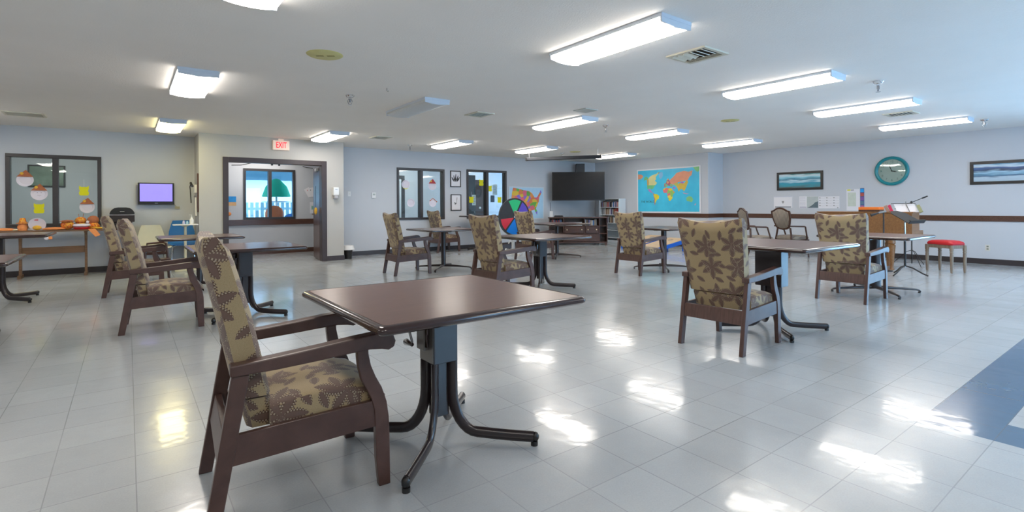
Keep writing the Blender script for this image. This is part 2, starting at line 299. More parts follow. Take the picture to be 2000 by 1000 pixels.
# ------------------------------------------------------------ mesh helpers
class MB:
    def __init__(s): s.v = []; s.f = []; s.m = []; s.mats = []; s.T = Matrix.Identity(4)
    def mi(s, m):
        if m is None: return 0
        if m not in s.mats: s.mats.append(m)
        return s.mats.index(m)
    def add(s, vs, fs, m=None):
        b = len(s.v); s.v += [tuple(s.T @ Vector(p)) for p in vs]; i = s.mi(m)
        for f in fs: s.f.append(tuple(b + k for k in f)); s.m.append(i)
        return s
    def box(s, c, d, m=None, R=None):
        x, y, z = (k / 2 for k in d); R = R or Matrix.Identity(3)
        vs = [Vector(c) + R @ Vector((i * x, j * y, k * z)) for i, j, k in ((-1,-1,-1),(1,-1,-1),(1,1,-1),(-1,1,-1),(-1,-1,1),(1,-1,1),(1,1,1),(-1,1,1))]
        return s.add(vs, [(3,2,1,0),(4,5,6,7),(0,1,5,4),(1,2,6,5),(2,3,7,6),(3,0,4,7)], m)
    def bx(s, x0, x1, y0, y1, z0, z1, m=None):
        return s.box(((x0+x1)/2, (y0+y1)/2, (z0+z1)/2), (abs(x1-x0), abs(y1-y0), abs(z1-z0)), m)
    def prism(s, poly, a0, a1, ax='y', m=None):
        """polygon (2-D, CCW) extruded from a0 to a1 along axis ax. ax y: poly=(x,z); x: poly=(y,z); z: poly=(x,y)"""
        n = len(poly)
        def P(p, a): return {'y': (p[0], a, p[1]), 'x': (a, p[0], p[1]), 'z': (p[0], p[1], a)}[ax]
        vs = [P(p, a0) for p in poly] + [P(p, a1) for p in poly]
        fs = [tuple(range(n)), tuple(reversed(range(n, 2*n)))] + [(i, i + n, (i+1) % n + n, (i+1) % n) for i in range(n)]
        return s.add(vs, fs, m)
    def rings(s, rings, m=None, closed=True, cap=True):
        n = len(rings[0]); vs = [p for r in rings for p in r]; fs = []
        for k in range(len(rings) - 1):
            for i in range(n if closed else n - 1):
                j = (i + 1) % n; fs.append((k*n+i, k*n+j, (k+1)*n+j, (k+1)*n+i))
        if cap: fs += [tuple(reversed(range(n))), tuple(range((len(rings)-1)*n, len(rings)*n))]
        return s.add(vs, fs, m)
    def tube(s, path, r, n=10, m=None, up=(0, 0, 1), sect=None):
        """sweep a circle (or the section sect=[(a,b)..]) along a path"""
        path = [Vector(p) for p in path]; rs = []
        for i, p in enumerate(path):
            t = (path[min(i+1, len(path)-1)] - path[max(i-1, 0)]).normalized(); u = Vector(up)
            if abs(t.dot(u)) > 0.98: u = Vector((1, 0, 0)) if abs(t.x) < 0.9 else Vector((0, 1, 0))
            a = t.cross(u).normalized(); b = a.cross(t).normalized()
            rr = r[i] if isinstance(r, (list, tuple)) else r
            if sect: rs.append([p + a * q[0] * rr + b * q[1] * rr for q in sect])
            else: rs.append([p + a * rr * cos(2*pi*k/n) + b * rr * sin(2*pi*k/n) for k in range(n)])
        return s.rings(rs, m)
    def lathe(s, prof, c=(0, 0, 0), n=20, m=None, ax='z'):
        def P(r, h, t):
            a, b = r * cos(t), r * sin(t)
            q = {'z': (a, b, h), 'x': (h, a, b), 'y': (b, h, a)}[ax]
            return (c[0]+q[0], c[1]+q[1], c[2]+q[2])
        return s.rings([[P(max(r, 1e-4), h, 2*pi*k/n) for k in range(n)] for r, h in prof], m)
    def cyl(s, c, r, h, n=16, m=None, ax='z'):
        return s.lathe([(r, -h/2), (r, h/2)], c, n, m, ax)
    def ball(s, c, r, m=None, n=14, sc=(1, 1, 1)):
        k = n // 2; rs = []
        for i in range(k + 1):
            t = -pi/2 + pi * i / k
            rs.append([(c[0] + r*sc[0]*max(cos(t), 1e-3)*cos(2*pi*j/n), c[1] + r*sc[1]*max(cos(t), 1e-3)*sin(2*pi*j/n), c[2] + r*sc[2]*sin(t)) for j in range(n)])
        return s.rings(rs, m)
    def build(s, name, mt=None, parent=None, bevel=0, smooth=False, uv=False, seg=2):
        me = bpy.data.meshes.new(name); me.from_pydata(s.v, [], s.f)
        mats = s.mats if s.mats else [mt]
        if s.mats and mt and mt not in s.mats and None in s.mats: pass
        for q in mats: me.materials.append(q)
        if s.mats: me.polygons.foreach_set('material_index', s.m)
        bm = bmesh.new(); bm.from_mesh(me); bmesh.ops.recalc_face_normals(bm, faces=bm.faces)
        if uv:
            L = bm.loops.layers.uv.new('UVMap')
            for f in bm.faces:
                n = f.normal; a = max(range(3), key=lambda i: abs(n[i]))
                for l in f.loops:
                    c = l.vert.co
                    l[L].uv = {0: (c.y + 2, c.z), 1: (c.x + 3.22, c.z + .06), 2: (c.y + 2, c.x + 5)}[a]
        bm.to_mesh(me); bm.free()
        if smooth:
            me.polygons.foreach_set('use_smooth', [True] * len(me.polygons))
        o = bpy.data.objects.new(name, me); COL.objects.link(o)
        if smooth and not bevel:
            try: me.set_sharp_from_angle(angle=radians(40))
            except Exception: pass
        if bevel:
            b = o.modifiers.new('bevel', 'BEVEL'); b.width = bevel; b.segments = seg; b.limit_method = 'ANGLE'; b.angle_limit = radians(40)
        if parent: o.parent = parent
        return o
def tag(o, label=None, cat=None, group=None, kind=None):
    if label: o['label'] = label
    if cat: o['category'] = cat
    if group: o['group'] = group
    if kind: o['kind'] = kind
    return o
def thing(name, label, cat, loc=(0, 0, 0), rz=0.0, group=None):
    o = bpy.data.objects.new(name, None); o.empty_display_size = 0.1; COL.objects.link(o); o.location = loc; o.rotation_euler = (0, 0, rz)
    return tag(o, label, cat, group)
def struct(o, label=None):
    return tag(o, label, None, None, 'structure')
def dup(root, loc, rz=0.0, label=None, group=None, rot=None):
    """copy of a thing with its parts and sub-parts; mesh data stay shared"""
    def cp(o, par):
        c = o.copy(); COL.objects.link(c); c.parent = par
        for ch in o.children: cp(ch, c)
        return c
    r = cp(root, None); r.location = loc; r.rotation_euler = rot or (0, 0, rz)
    if label: r['label'] = label
    if group: r['group'] = group
    return r
def text_into(mb, s, size, T, m, depth=0.002, align='CENTER'):
    """add the letters of a string as solid geometry; the text's plane is XY of T"""
    cu = bpy.data.curves.new('txt', 'FONT'); cu.body = s; cu.size = size; cu.extrude = depth; cu.align_x = align; cu.align_y = 'CENTER'; cu.resolution_u = 3; cu.offset = .012 * size if s == 'EXIT' else 0
    o = bpy.data.objects.new('txt', cu); me = bpy.data.meshes.new_from_object(o)
    mb.add([T @ v.co for v in me.vertices], [tuple(p.vertices) for p in me.polygons], m)
    bpy.data.meshes.remove(me); bpy.data.objects.remove(o); bpy.data.curves.remove(cu)
def on_y(x, y, z): return Matrix.Translation((x, y, z)) @ Matrix.Rotation(pi/2, 4, 'X')           # text facing -Y
def on_x(x, y, z): return Matrix.Translation((x, y, z)) @ Matrix.Rotation(-pi/2, 4, 'Z') @ Matrix.Rotation(pi/2, 4, 'X')   # text facing -X

# ------------------------------------------------------------ the setting
def wall_y(name, y0, y1, x0, x1, holes, m, z1=ZC):
    """wall lying along X between y0 and y1 with rectangular holes (xa, xb, za, zb)"""
    b = MB(); xs = x0
    for xa, xb, za, zb in sorted(holes):
        if xa > xs: b.bx(xs, xa, y0, y1, 0, z1)
        if za > 0: b.bx(xa, xb, y0, y1, 0, za)
        b.bx(xa, xb, y0, y1, zb, z1); xs = xb
    b.bx(xs, x1, y0, y1, 0, z1)
    return struct(b.build(name, m))
W1 = (-1.68, -0.39, 0.86, 2.145); W2 = (5.52, 6.90, 0.84, 2.19); W3 = (7.61, 8.99, 0.84, 2.22)
struct(MB().bx(XL - .2, XR + .2, YS - .2, 15.6, -0.12, 0).build('floor', FLOOR))
struct(MB().bx(XL - .2, XR + .2, YS - .2, 15.6, ZC, ZC + .12).build('ceiling', CEIL))
wall_y('wall_back_left', YB, YB + .12, XL, 1.1, [W1], WALL)
wall_y('wall_back', YB, YB + .12, 3.885, XM + .12, [W2, W3], WALL)
# the doorway block that stands forward of the back wall: two stub walls and a header, with short returns
b = MB(); b.bx(1.1, 1.50, YP, YP + .14, 0, ZC); b.bx(3.51, 3.885, YP, YP + .14, 0, ZC); b.bx(1.50, 3.51, YP, YP + .14, 2.19, ZC)
b.bx(1.1, 1.22, YP + .14, YB + .12, 0, ZC); b.bx(3.765, 3.885, YP + .14, YB + .12, 0, ZC)
struct(b.build('wall_doorway', WALLP))
struct(MB().bx(XM, XR + .12, YJ, YB + .12, 0, ZC).build('wall_alcove', WALL))
b = MB(); b.bx(XR, XR + .12, YS - .1, -2.3, 0, ZC); b.bx(XR, XR + .12, 1.3, YJ, 0, ZC); b.bx(XR, XR + .12, -2.3, 1.3, 2.2, ZC)
struct(b.build('wall_right', WALL))
# glazed patio doors in the right wall, beyond the right edge of the picture
m = MB()
for y0, y1, z0, z1 in ((-2.3, 1.3, 0, .10), (-2.3, 1.3, 2.1, 2.2), (-2.3, -2.2, .1, 2.1), (1.2, 1.3, .1, 2.1), (-.55, -.45, .1, 2.1)): m.bx(XR + .02, XR + .10, y0, y1, z0, z1)
o = struct(m.build('door_2', FRAME)); MB().bx(XR + .058, XR + .062, -2.2, 1.2, .1, 2.1).build('glass_pane', GLASS, o)
struct(MB().bx(XL - .12, XL, YS - .1, 15.5, 0, ZC).build('wall_left', WALL))
SW = [(3.6, 6.0, .5, 2.3), (6.8, 9.2, .5, 2.3), (10.0, 12.6, .5, 2.3)]
wall_y('wall_front', YS - .12, YS, XL, XR + .12, SW, WALL)
for i, (xa, xb, za, zb) in enumerate(SW):
    fr = MB()
    for a0, a1, c0, c1 in ((xa, xb, za, za+.05), (xa, xb, zb-.05, zb), (xa, xa+.05, za, zb), (xb-.05, xb, za, zb), ((xa+xb)/2-.025, (xa+xb)/2+.025, za, zb)):
        fr.bx(a0, a1, YS - .1, YS - .02, c0, c1)
    w = struct(fr.build('window_%d' % (i + 5), FRAME)); MB().bx(xa+.05, xb-.05, YS-.062, YS-.058, za+.05, zb-.05).build('glass_pane', GLASS, w)
# rooms behind the glazed back wall
wall_y('wall_corridor', YC, YC + .1, 1.0, 5.2, [(2.30, 3.52, 0.88, 2.16)], WALL)
struct(MB().bx(0.95, 1.05, YB + .12, 15.5, 0, ZC).build('wall_partition_left', WALL))
struct(MB().bx(5.1, 5.2, YB + .12, 15.5, 0, ZC).build('wall_partition_right', WALL))
struct(MB().bx(XL, 1.0, 15.2, 15.3, 0, ZC).build('wall_office_back', WALL))
struct(MB().bx(5.15, XR + .1, 14.6, 14.7, 0, ZC).build('wall_staff_room_back', WALL))
# baseboards
def base_y(name, y, x0, x1, h=.105, m=BASEB): return struct(MB().bx(x0, x1, y - .012, y, 0, h).build(name, m))
def base_x(name, x, y0, y1, h=.105): return struct(MB().bx(x - .012, x, y0, y1, 0, h).build(name, BASEB))
base_y('baseboard_back_left', YB, XL, 1.1); base_y('baseboard_back', YB, 3.885, XM)
b = MB(); b.bx(1.088, 1.5, YP - .012, YP, 0, .105); b.bx(3.51, 3.897, YP - .012, YP, 0, .105); b.bx(3.885, 3.897, YP, YB, 0, .105); b.bx(1.088, 1.1, YP, YB, 0, .105)
struct(b.build('baseboard_doorway', FRAMED))
base_x('baseboard_right', XR, 1.3, YJ); base_x('baseboard_alcove', XM, YJ, YB); base_y('baseboard_jog', YJ, XM, XR)
base_y('baseboard_corridor', YC, 1.05, 5.1, .12, RAILW)
# wooden chair rails
b = MB(); b.bx(XR - .022, XR, 1.3, YJ, .835, .945); struct(b.build('trim_1', RAILW, bevel=.004))
b = MB(); b.bx(XM - .022, XM, YJ - .022, 11.0, .835, .945); b.bx(XM, XR, YJ - .022, YJ, .835, .945); struct(b.build('trim_2', RAILW, bevel=.004))
struct(MB().bx(1.05, 5.1, YC - .03, YC, .74, .88).build('trim_3', RAILW, bevel=.004))

def window(name, xa, xb, za, zb, y=YB, label=None, mt=FRAME, t=.12, fw=.058):
    m = MB(); xm = (xa + xb) / 2
    for a0, a1, c0, c1 in ((xa, xb, za, za+fw), (xa, xb, zb-fw, zb), (xa, xa+fw, za+fw, zb-fw), (xb-fw, xb, za+fw, zb-fw), (xm-.04, xm+.04, za+fw, zb-fw)):
        m.bx(a0, a1, y - .03, y + t + .01, c0, c1)
    o = struct(m.build(name, mt, bevel=.004), label)
    for a0, a1 in ((xa + fw, xm - .04), (xm + .04, xb - fw)):
        MB().bx(a0, a1, y + t/2 - .003, y + t/2 + .003, za+fw, zb-fw).build('glass_pane', GLASS, o)
    return o
window('window_1', *W1, label='dark-framed two-pane interior window with paper plate faces, above trestle table')
window('window_2', *W2, label='dark-framed two-pane interior window right of the doorway')
window('window_3', *W3, label='dark-framed two-pane interior window with yellow paper cutouts beside the states map')
window('window_4', 2.30, 3.52, .88, 2.16, YC, 'dark-framed corridor window onto a bright patio', t=.1)
# door frame and the two open leaves
b = MB(); b.bx(1.50, 1.60, YP - .02, YP + .16, 0, 2.19); b.bx(3.40, 3.51, YP - .02, YP + .16, 0, 2.19); b.bx(1.60, 3.40, YP - .02, YP + .16, 2.09, 2.19)
d1 = struct(b.build('door_1', FRAMED, bevel=.005), 'brown metal double door frame under the exit sign, both leaves open')
def leaf(hx, sx, ang):
    """a door leaf hinged at hx, swinging into the corridor; sx: +1 leaf thickness to the right"""
    lf = MB().bx(0, sx*.045, 0, .93, .01, 2.085).build('door_leaf', RAILW, d1, bevel=.003)
    lf.location = (hx, YP + .165, 0); lf.rotation_euler = (0, 0, ang)
    h = MB(); h.box((-sx*.03, .84, 1.02), (.02, .14, .03)); h.bx(-sx*.012, 0, .81, .87, .93, 1.12); h.build('door_handle', CHROME, lf, bevel=.003)
    MB().box((-sx*.028, .22, 2.02), (.05, .26, .06)).build('door_closer', OFFW, lf, bevel=.005)
    return lf
leaf(3.40, 1, radians(-8)); leaf(1.60, -1, radians(14))
b = MB(); b.tube([(1.70, YP+.3, 2.05), (1.85, YP+.2, 2.05), (2.05, YP+.15, 2.10)], .008, 6); b.tube([(3.3, YP+.3, 2.05), (3.15, YP+.2, 2.05), (3.05, YP+.15, 2.07)], .008, 6)
b.box((2.42, YP+.1, 2.075), (.03, .05, .03)); b.box((2.56, YP+.1, 2.075), (.03, .05, .03)); b.build('closer_arm', DARKG, d1)

# ------------------------------------------------------------ ceiling lamps
def make_lamp(lens, label, grp):
    t = thing('ceiling_lamp', label, 'ceiling lamp', (0, 0, ZC), 0, grp)
    MB().bx(-.188, .188, -.636, .636, -.030, -.0005).build('housing', WMETAL, t)
    prof = []; n = 12
    for i in range(n + 1):
        u = -1 + 2 * i / n; prof.append((u * .180, -.054 - .028 * (1 - u * u) ** .6))
    sec = [(.180, -.030)] + list(reversed(prof)) + [(-.180, -.030)]
    MB().prism(sec, -.620, .620).build('diffuser', lens, t)
    for s in (-1, 1):
        MB().prism([(.186, -.001), (.183, -.066), (.0, -.080), (-.183, -.066), (-.186, -.001)], s * .620, s * .634).build('end_cap', WMETAL, t)
    return t
LGR = None
lampsA = [(3.38, 3.03, 'lit four-foot ceiling lamp, the nearest and largest one in view'),
 (6.23, 2.99, 'lit four-foot ceiling lamp next to the right of the large beige vent'),
 (8.67, 2.94, 'lit four-foot ceiling lamp between a sprinkler and the small tan ceiling vent on the right'),
 (11.28, 2.91, 'lit four-foot ceiling lamp nearest to the teal clock wall'),
 (0.66, 3.24, 'lit ceiling lamp cut off by the top edge of the photo'),
 (0.60, 6.85, 'lit white ceiling lamp above the two left armchairs, seen end on'),
 (3.25, 10.45, 'lit ceiling lamp just right of the red exit sign'),
 (6.00, 6.53, 'lit ceiling lamp beside a flat square ceiling plate, mid room'),
 (8.46, 6.50, 'lit ceiling lamp above the world map side of mid room'),
 (11.13, 6.45, 'lit ceiling lamp in front of the wall step right of the world map'),
 (5.92, 10.2, 'lit ceiling lamp above the window with two framed sketches beside it'),
 (8.24, 10.0, 'lit ceiling lamp left of the hanging projector screen case'),
 (11.1, 9.95, 'lit ceiling lamp partly behind the hanging projector screen case')]
L0 = make_lamp(LENS, '', None)
first = True
for x, y, lb in lampsA:
    if first: L0.location = (x, y, ZC); L0['label'] = lb; L0['group'] = 'ceiling lamps in the big room'; first = False
    else: dup(L0, (x, y, ZC), 0, lb)
for x, y in ((-2.05, 3.0), (-2.05, 6.8), (-2.05, 10.45), (-2.05, -.6), (.6, -.6), (3.38, -.6), (6.2, -.6), (8.67, -.6), (11.28, -.6)):
    dup(L0, (x, y, ZC), 0, 'ceiling lamp outside the picture')
for x, y in ((-1.2, 13.6), (2.6, 13.4), (6.6, 13.5), (9.3, 13.5)):
    dup(L0, (x, y, ZC), pi/2, 'ceiling lamp in the room behind the glass')
lw = make_lamp(LENSW, 'yellowish lit ceiling lamp, small and near the left wall corner', 'ceiling lamps in the big room'); lw.location = (0.60, 10.6, ZC)
lo = make_lamp(LENSO, 'unlit ceiling lamp, the only dark one, above the middle of the room', 'ceiling lamps in the big room'); lo.location = (3.32, 6.72, ZC)

# ------------------------------------------------------------ small ceiling things
def vent(name, label, x, y, sx, sy, m=BEIGE, style=4, cat='air vent'):
    t = thing(name, label, cat, (x, y, ZC), 0)
    fr = MB(); w = .035
    for a0, a1, c0, c1 in ((-sx, sx, -sy, -sy+w), (-sx, sx, sy-w, sy), (-sx, -sx+w, -sy+w, sy-w), (sx-w, sx, -sy+w, sy-w)): fr.bx(a0, a1, c0, c1, -.014, 0)
    fr.build('frame', m, t)
    MB().bx(-sx+w, sx-w, -sy+w, sy-w, -.004, -.001).build('backing', DARKV, t)
    sl = MB()
    if style == 4:
        k = 6
        for i in range(k):
            yy = (-sy + w) + (2*sy - 2*w) * (i + .5) / k
            sl.box((-sx*.30, yy, -.012), (sx*1.05, (2*sy-2*w)/k*.72, .006), R=Matrix.Rotation(.45 if i < k/2 else -.45, 3, 'X'))
        for i in range(3):
            xx = sx*.32 + (sx*.68 - w) * (i + .5) / 3
            sl.box((xx, 0, -.012), ((sx*.68-w)/3*.72, 2*sy-2*w, .006), R=Matrix.Rotation(-.45, 3, 'Y'))
    else:
        k = 7
        for i in range(k):
            yy = (-sy + w) + (2*sy - 2*w) * (i + .5) / k
            sl.box((0, yy, -.011), (2*sx-2*w, (2*sy-2*w)/k*.34, .004), R=Matrix.Rotation(.3, 3, 'X'))
    s = sl.build('slats', m, t); return t
vent('ceiling_vent', 'large beige four-way ceiling vent right of the nearest lamp', 4.38, 2.88, .20, .21)
vent('ceiling_vent', 'brown-stained ceiling vent in the middle of the ceiling right of the unlit lamp', 4.42, 6.75, .16, .19, style=2)
vent('ceiling_vent', 'small ceiling vent left of the sprinkler beyond the exit sign lamp', 4.22, 10.2, .18, .2, style=2)
vent('ceiling_vent', 'small tan ceiling vent at right, below the third lamp', 9.9, 2.85, .18, .2, style=2)
vent('ceiling_vent', 'long tan ceiling vent at the left edge above the window', -1.25, 10.7, .24, .2, style=2)
t = thing('ceiling_access_plate', 'flat grey square plate on the ceiling above the mid-room lamp', 'ceiling plate', (5.55, 5.55, ZC))
MB().bx(-.13, .13, -.13, .13, -.012, 0).build('plate', mat('grey_plate', (.50, .53, .50), .6), t)
def round_cover(x, y, r, lab):
    t = thing('round_ceiling_cover', lab, 'ceiling cover', (x, y, ZC))
    MB().lathe([(0, -.012), (r*.9, -.012), (r, -.002), (r, 0)], n=32).build('disc', YSTAIN, t, smooth=True)
    s = MB(); s.box((-r*.28, 0, -.013), (r*.42, r*.14, .004)); s.box((r*.34, 0, -.013), (r*.42, r*.14, .004)); s.build('slots', mat('olive_slot', (.30, .27, .10), .7), t)
    t.rotation_euler = (0, 0, -.6)
round_cover(1.50, 4.95, .165, 'yellowed round ceiling cover with two slots, near the top left')
round_cover(8.25, 4.8, .15, 'yellowed round ceiling cover right of centre between lamps')
round_cover(9.6, 10.0, .15, 'yellowed round ceiling cover above the projector screen case')
def sprinkler():
    t = thing('sprinkler_head', '', 'sprinkler', (0, 0, ZC), 0, 'chrome sprinkler heads on the ceiling')
    MB().lathe([(.034, 0), (.036, -.006), (.026, -.020), (.012, -.026), (.012, -.034)], n=20).build('escutcheon', CHROME, t, smooth=True)
    b = MB(); b.lathe([(.009, -.03), (.009, -.06)], n=10)
    for s in (-1, 1): b.tube([(s*.010, 0, -.034), (s*.020, 0, -.048), (s*.012, 0, -.070), (0, 0, -.078)], .003, 6)
    b.build('body', STEEL, t)
    MB().lathe([(0, -.078), (.015, -.078), (.016, -.082), (0, -.082)], n=16).build('deflector', CHROME, t)
    return t
SPK = [(2.30, 6.55, 'chrome ceiling sprinkler alone left of the unlit lamp'), (7.05, 2.25, 'chrome ceiling sprinkler between the second and third lamps at right'), (6.85, 6.35, 'chrome ceiling sprinkler at the right end of the mid-room lamp'),
 (5.27, 11.0, 'chrome ceiling sprinkler between the exit sign lamp and the next lamp'), (11.75, 2.2, 'chrome ceiling sprinkler at the right end of the lamp nearest the clock wall'), (9.5, 10.4, 'small chrome ceiling sprinkler just above the projector screen case')]
s0 = sprinkler()
for i, (x, y, lb) in enumerate(SPK):
    if i == 0: s0.location = (x, y, ZC); s0['label'] = lb; s0.scale = (1.6,)*3
    else: d = dup(s0, (x, y, ZC), .5*i, lb)
tag(MB().tube([(2.53, 5.91, ZC), (2.53, 5.91, ZC-.03), (2.54, 5.90, ZC-.045), (2.55, 5.90, ZC-.03)], .003, 6).build('ceiling_hook', DARKG), 'tiny dark hook in the ceiling left of the unlit lamp', 'hook')
# hanging projector screen case
t = thing('projector_screen', 'rolled-up projector screen in a long grey case hanging under the ceiling', 'projector screen', (8.95, 9.78, 2.41), atan2(9.0-10.58, 9.52-8.40))
MB().box((0, 0, 0), (1.93, .085, .085)).build('case', mat('screen_case_grey', (.035, .038, .045), .55, spec=.2), t, bevel=.02)
for s in (-1, 1): MB().box((s*.975, 0, 0), (.03, .1, .1)).build('end_cap', BLACK, t, bevel=.008)
for s in (-1, 1): MB().tube([(s*.9, 0, .04), (s*.9, 0, ZC-2.41)], .004, 6).build('hanger', STEEL, t)

# ------------------------------------------------------------ high-back armchair (faces +X, origin on the floor between its feet)
def make_armchair():
    t = thing('high_back_armchair', '', 'armchair', (0, 0, 0), 0, 'leaf-patterned high-back armchairs')
    HW = .285                       # half width over the legs
    rear = [(-.345, 0), (-.292, 0), (-.192, .562), (-.250, .575)]
    # front leg: an S-curve in side view
    out = [(.347, 0), (.346, .10), (.345, .20), (.342, .29), (.333, .355), (.312, .42), (.286, .47), (.266, .52), (.256, .57), (.255, .595)]
    inn = [(.208, .595), (.209, .56), (.214, .515), (.226, .465), (.248, .42), (.268, .375), (.279, .33), (.283, .25), (.286, .12), (.298, 0)]
    arm = [(-.258, .567), (-.10, .569), (.05, .577), (.15, .584), (.26, .590), (.31, .585), (.340, .577), (.364, .588), (.371, .612), (.362, .636), (.338, .652), (.305, .655), (.20, .647), (.05, .632), (-.10, .619), (-.258, .608)]
    rail = [(-.300, .232), (.285, .257), (.285, .368), (-.262, .345)]
    for s in (-1, 1):
        y0, y1 = sorted((s * HW, s * (HW - .034)))
        MB().prism(rear, y0, y1).build('leg', CHW, t, bevel=.004)
        MB().prism(out + inn, y0, y1).build('leg', CHW, t, bevel=.004)
        a0, a1 = sorted((s * (HW + .012), s * (HW - .048)))
        MB().prism(arm, a0, a1).build('armrest', CHW, t, bevel=.006)
        r0, r1 = sorted((s * (HW - .006), s * (HW - .030)))
        MB().prism(rail, r0, r1).build('side_rail', CHW, t, bevel=.002)
    MB().prism([(-.300, .235), (-.272, .235), (-.252, .345), (-.280, .345)], -HW + .034, HW - .034).build('rear_rail', CHW, t, bevel=.003)
    MB().prism([(.282, .262), (.306, .262), (.306, .352), (.282, .352)], -HW + .03, HW - .03).build('front_rail', CHW, t, bevel=.003)
    # the back cushion: tapers to the seat, corners rise above a dip in the middle
    def back(z0, z1, hw0, hw1, name, dip=.045, x0=0, shrink=0):
        m = MB(); nt_, ny = 14, 12; rings = []
        for k in range(nt_ + 1):
            tt = k / nt_; hw = (hw0 + (hw1 - hw0) * tt); ring = []
            th = .058 * (1 - .10 * tt) - shrink
            capk = max(0.0, (tt - .90) / .10); thk = th * (1 - .45 * capk ** 2); hw -= .012 * capk ** 2
            pts = []
            for i in range(ny + 1):
                u = -1 + 2 * i / ny; pts.append((u, 1))
            for i in range(ny, -1, -1):
                u = -1 + 2 * i / ny; pts.append((u, -1))
            for u, sd in pts:
                edge = 1 - .30 * max(0, abs(u) - .86) / .14
                puff = .012 * (1 - u * u) * sin(pi * min(1, tt * 1.05)) if sd > 0 else .004 * (1 - u*u)
                zt = z1 - dip * (1 - abs(u) ** 1.4)
                z = z0 + (zt - z0) * tt
                xc = -.148 - (z - .36) * .217 - .045 * max(0, z - .80)
                ring.append((xc + sd * (thk * edge + puff) + x0, u * hw, z))
            rings.append(ring)
        m.rings(rings, LEAF); return m
    back(.462, 1.082, .237, .288, 'backrest').build('backrest', LEAF, t, smooth=True, uv=True)
    back(.335, .460, .205, .222, 'lower', dip=0, shrink=.004, x0=.004).build('lower_back_panel', LEAF, t, smooth=True, uv=True)
    # seat cushion
    m = MB(); rings = []; nx, n = 14, 14
    for i in range(nx + 1):
        u = i / nx; x = -.118 + .466 * u
        hw = .246 if x < .27 else .246 - .03 * ((x - .27) / .078) ** 2
        fr = max(0, (u - .82) / .18)
        top = .436 + .024 * sin(pi * min(u * 1.1, 1)) - .062 * fr ** 2.2; bot = .342 + .022 * fr
        ring = [(x, -hw, bot)] + [(x, -hw * cos(pi * j / n) , top - .035 * (1 - sin(pi * j / n)) ** 1.6) for j in range(n + 1)] + [(x, hw, bot)]
        rings.append(ring)
    m.rings(rings, LEAF); m.build('seat', LEAF, t, smooth=True, uv=True)
    return t
CH = [(.574, 2.395, -4, 'nearest armchair, large in the left foreground, seen from its right side'),
 (4.15, 2.43, 3, 'leaf-patterned armchair seen from behind, nearest on the right half of the room'),
 (7.29, 2.63, 0, 'leaf-patterned armchair seen from behind, between the raised table and the piano'),
 (3.98, 8.46, -3, 'armchair at the plain pedestal table under the two-pane window with no map'),
 (7.19, 5.88, 0, 'leaf-patterned armchair in front of the world map and white bookcase'),
 (4.02, 5.62, 2, 'armchair in mid room just behind the nearest table, facing right toward a table'),
 (.28, 6.28, -3, 'armchair second from the left edge, in front of another, its right side toward us'),
 (.07, 8.93, -2, 'armchair farthest left, behind another armchair, beside the trestle craft table'),
 (6.66, 11.93, 0, 'small distant armchair against the wall under the window right pane'),
 (7.23, 8.86, 0, 'armchair standing in front of the coloured prize wheel')]
c0 = make_armchair()
for i, (x, y, a, lb) in enumerate(CH):
    if i == 0: c0.location = (x, y, 0); c0.rotation_euler = (0, 0, radians(a)); c0['label'] = lb
    else: dup(c0, (x, y, 0), radians(a), lb)

# ------------------------------------------------------------ tables
def ring_path(h, r, n=5):
    p = []
    for cx, cy, a0 in ((h-r, h-r, 0), (-h+r, h-r, pi/2), (-h+r, -h+r, pi), (h-r, -h+r, 3*pi/2)):
        for k in range(n + 1):
            a = a0 + pi/2 * k / n; p.append((cx + r*cos(a), cy + r*sin(a)))
    return p
def tabletop(t, h, z):
    """square laminate top with a darker moulded edge"""
    MB().prism(ring_path(h - .030, .02), z - .030, z, 'z').build('tabletop', TTOP, t)
    prof = [(-.028, -.002), (-.026, 0.0005), (-.012, -.001), (-.003, -.009), (0, -.018), (-.002, -.028), (-.012, -.036), (-.030, -.038)]
    rings = []
    for dx, dz in prof: rings.append([(x, y, z + dz) for x, y in ring_path(h + dx, .03 + dx*.3)])
    m = MB(); n = len(rings[0]); vs = [p for r in rings for p in r]; fs = []
    for k in range(len(rings)):
        k2 = (k + 1) % len(rings)
        for i in range(n): j = (i+1) % n; fs.append((k*n+i, k*n+j, k2*n+j, k2*n+i))
    m.add(vs, fs); m.build('table_edge', TEDGE, t, smooth=True)
OV = [(.9, -.5), (1, -.2), (1, .2), (.9, .5), (.6, .85), (.2, 1), (-.2, 1), (-.6, .85), (-.9, .5), (-1, .2), (-1, -.2), (-.9, -.5), (-.6, -.85), (-.2, -1), (.2, -1), (.6, -.85)]
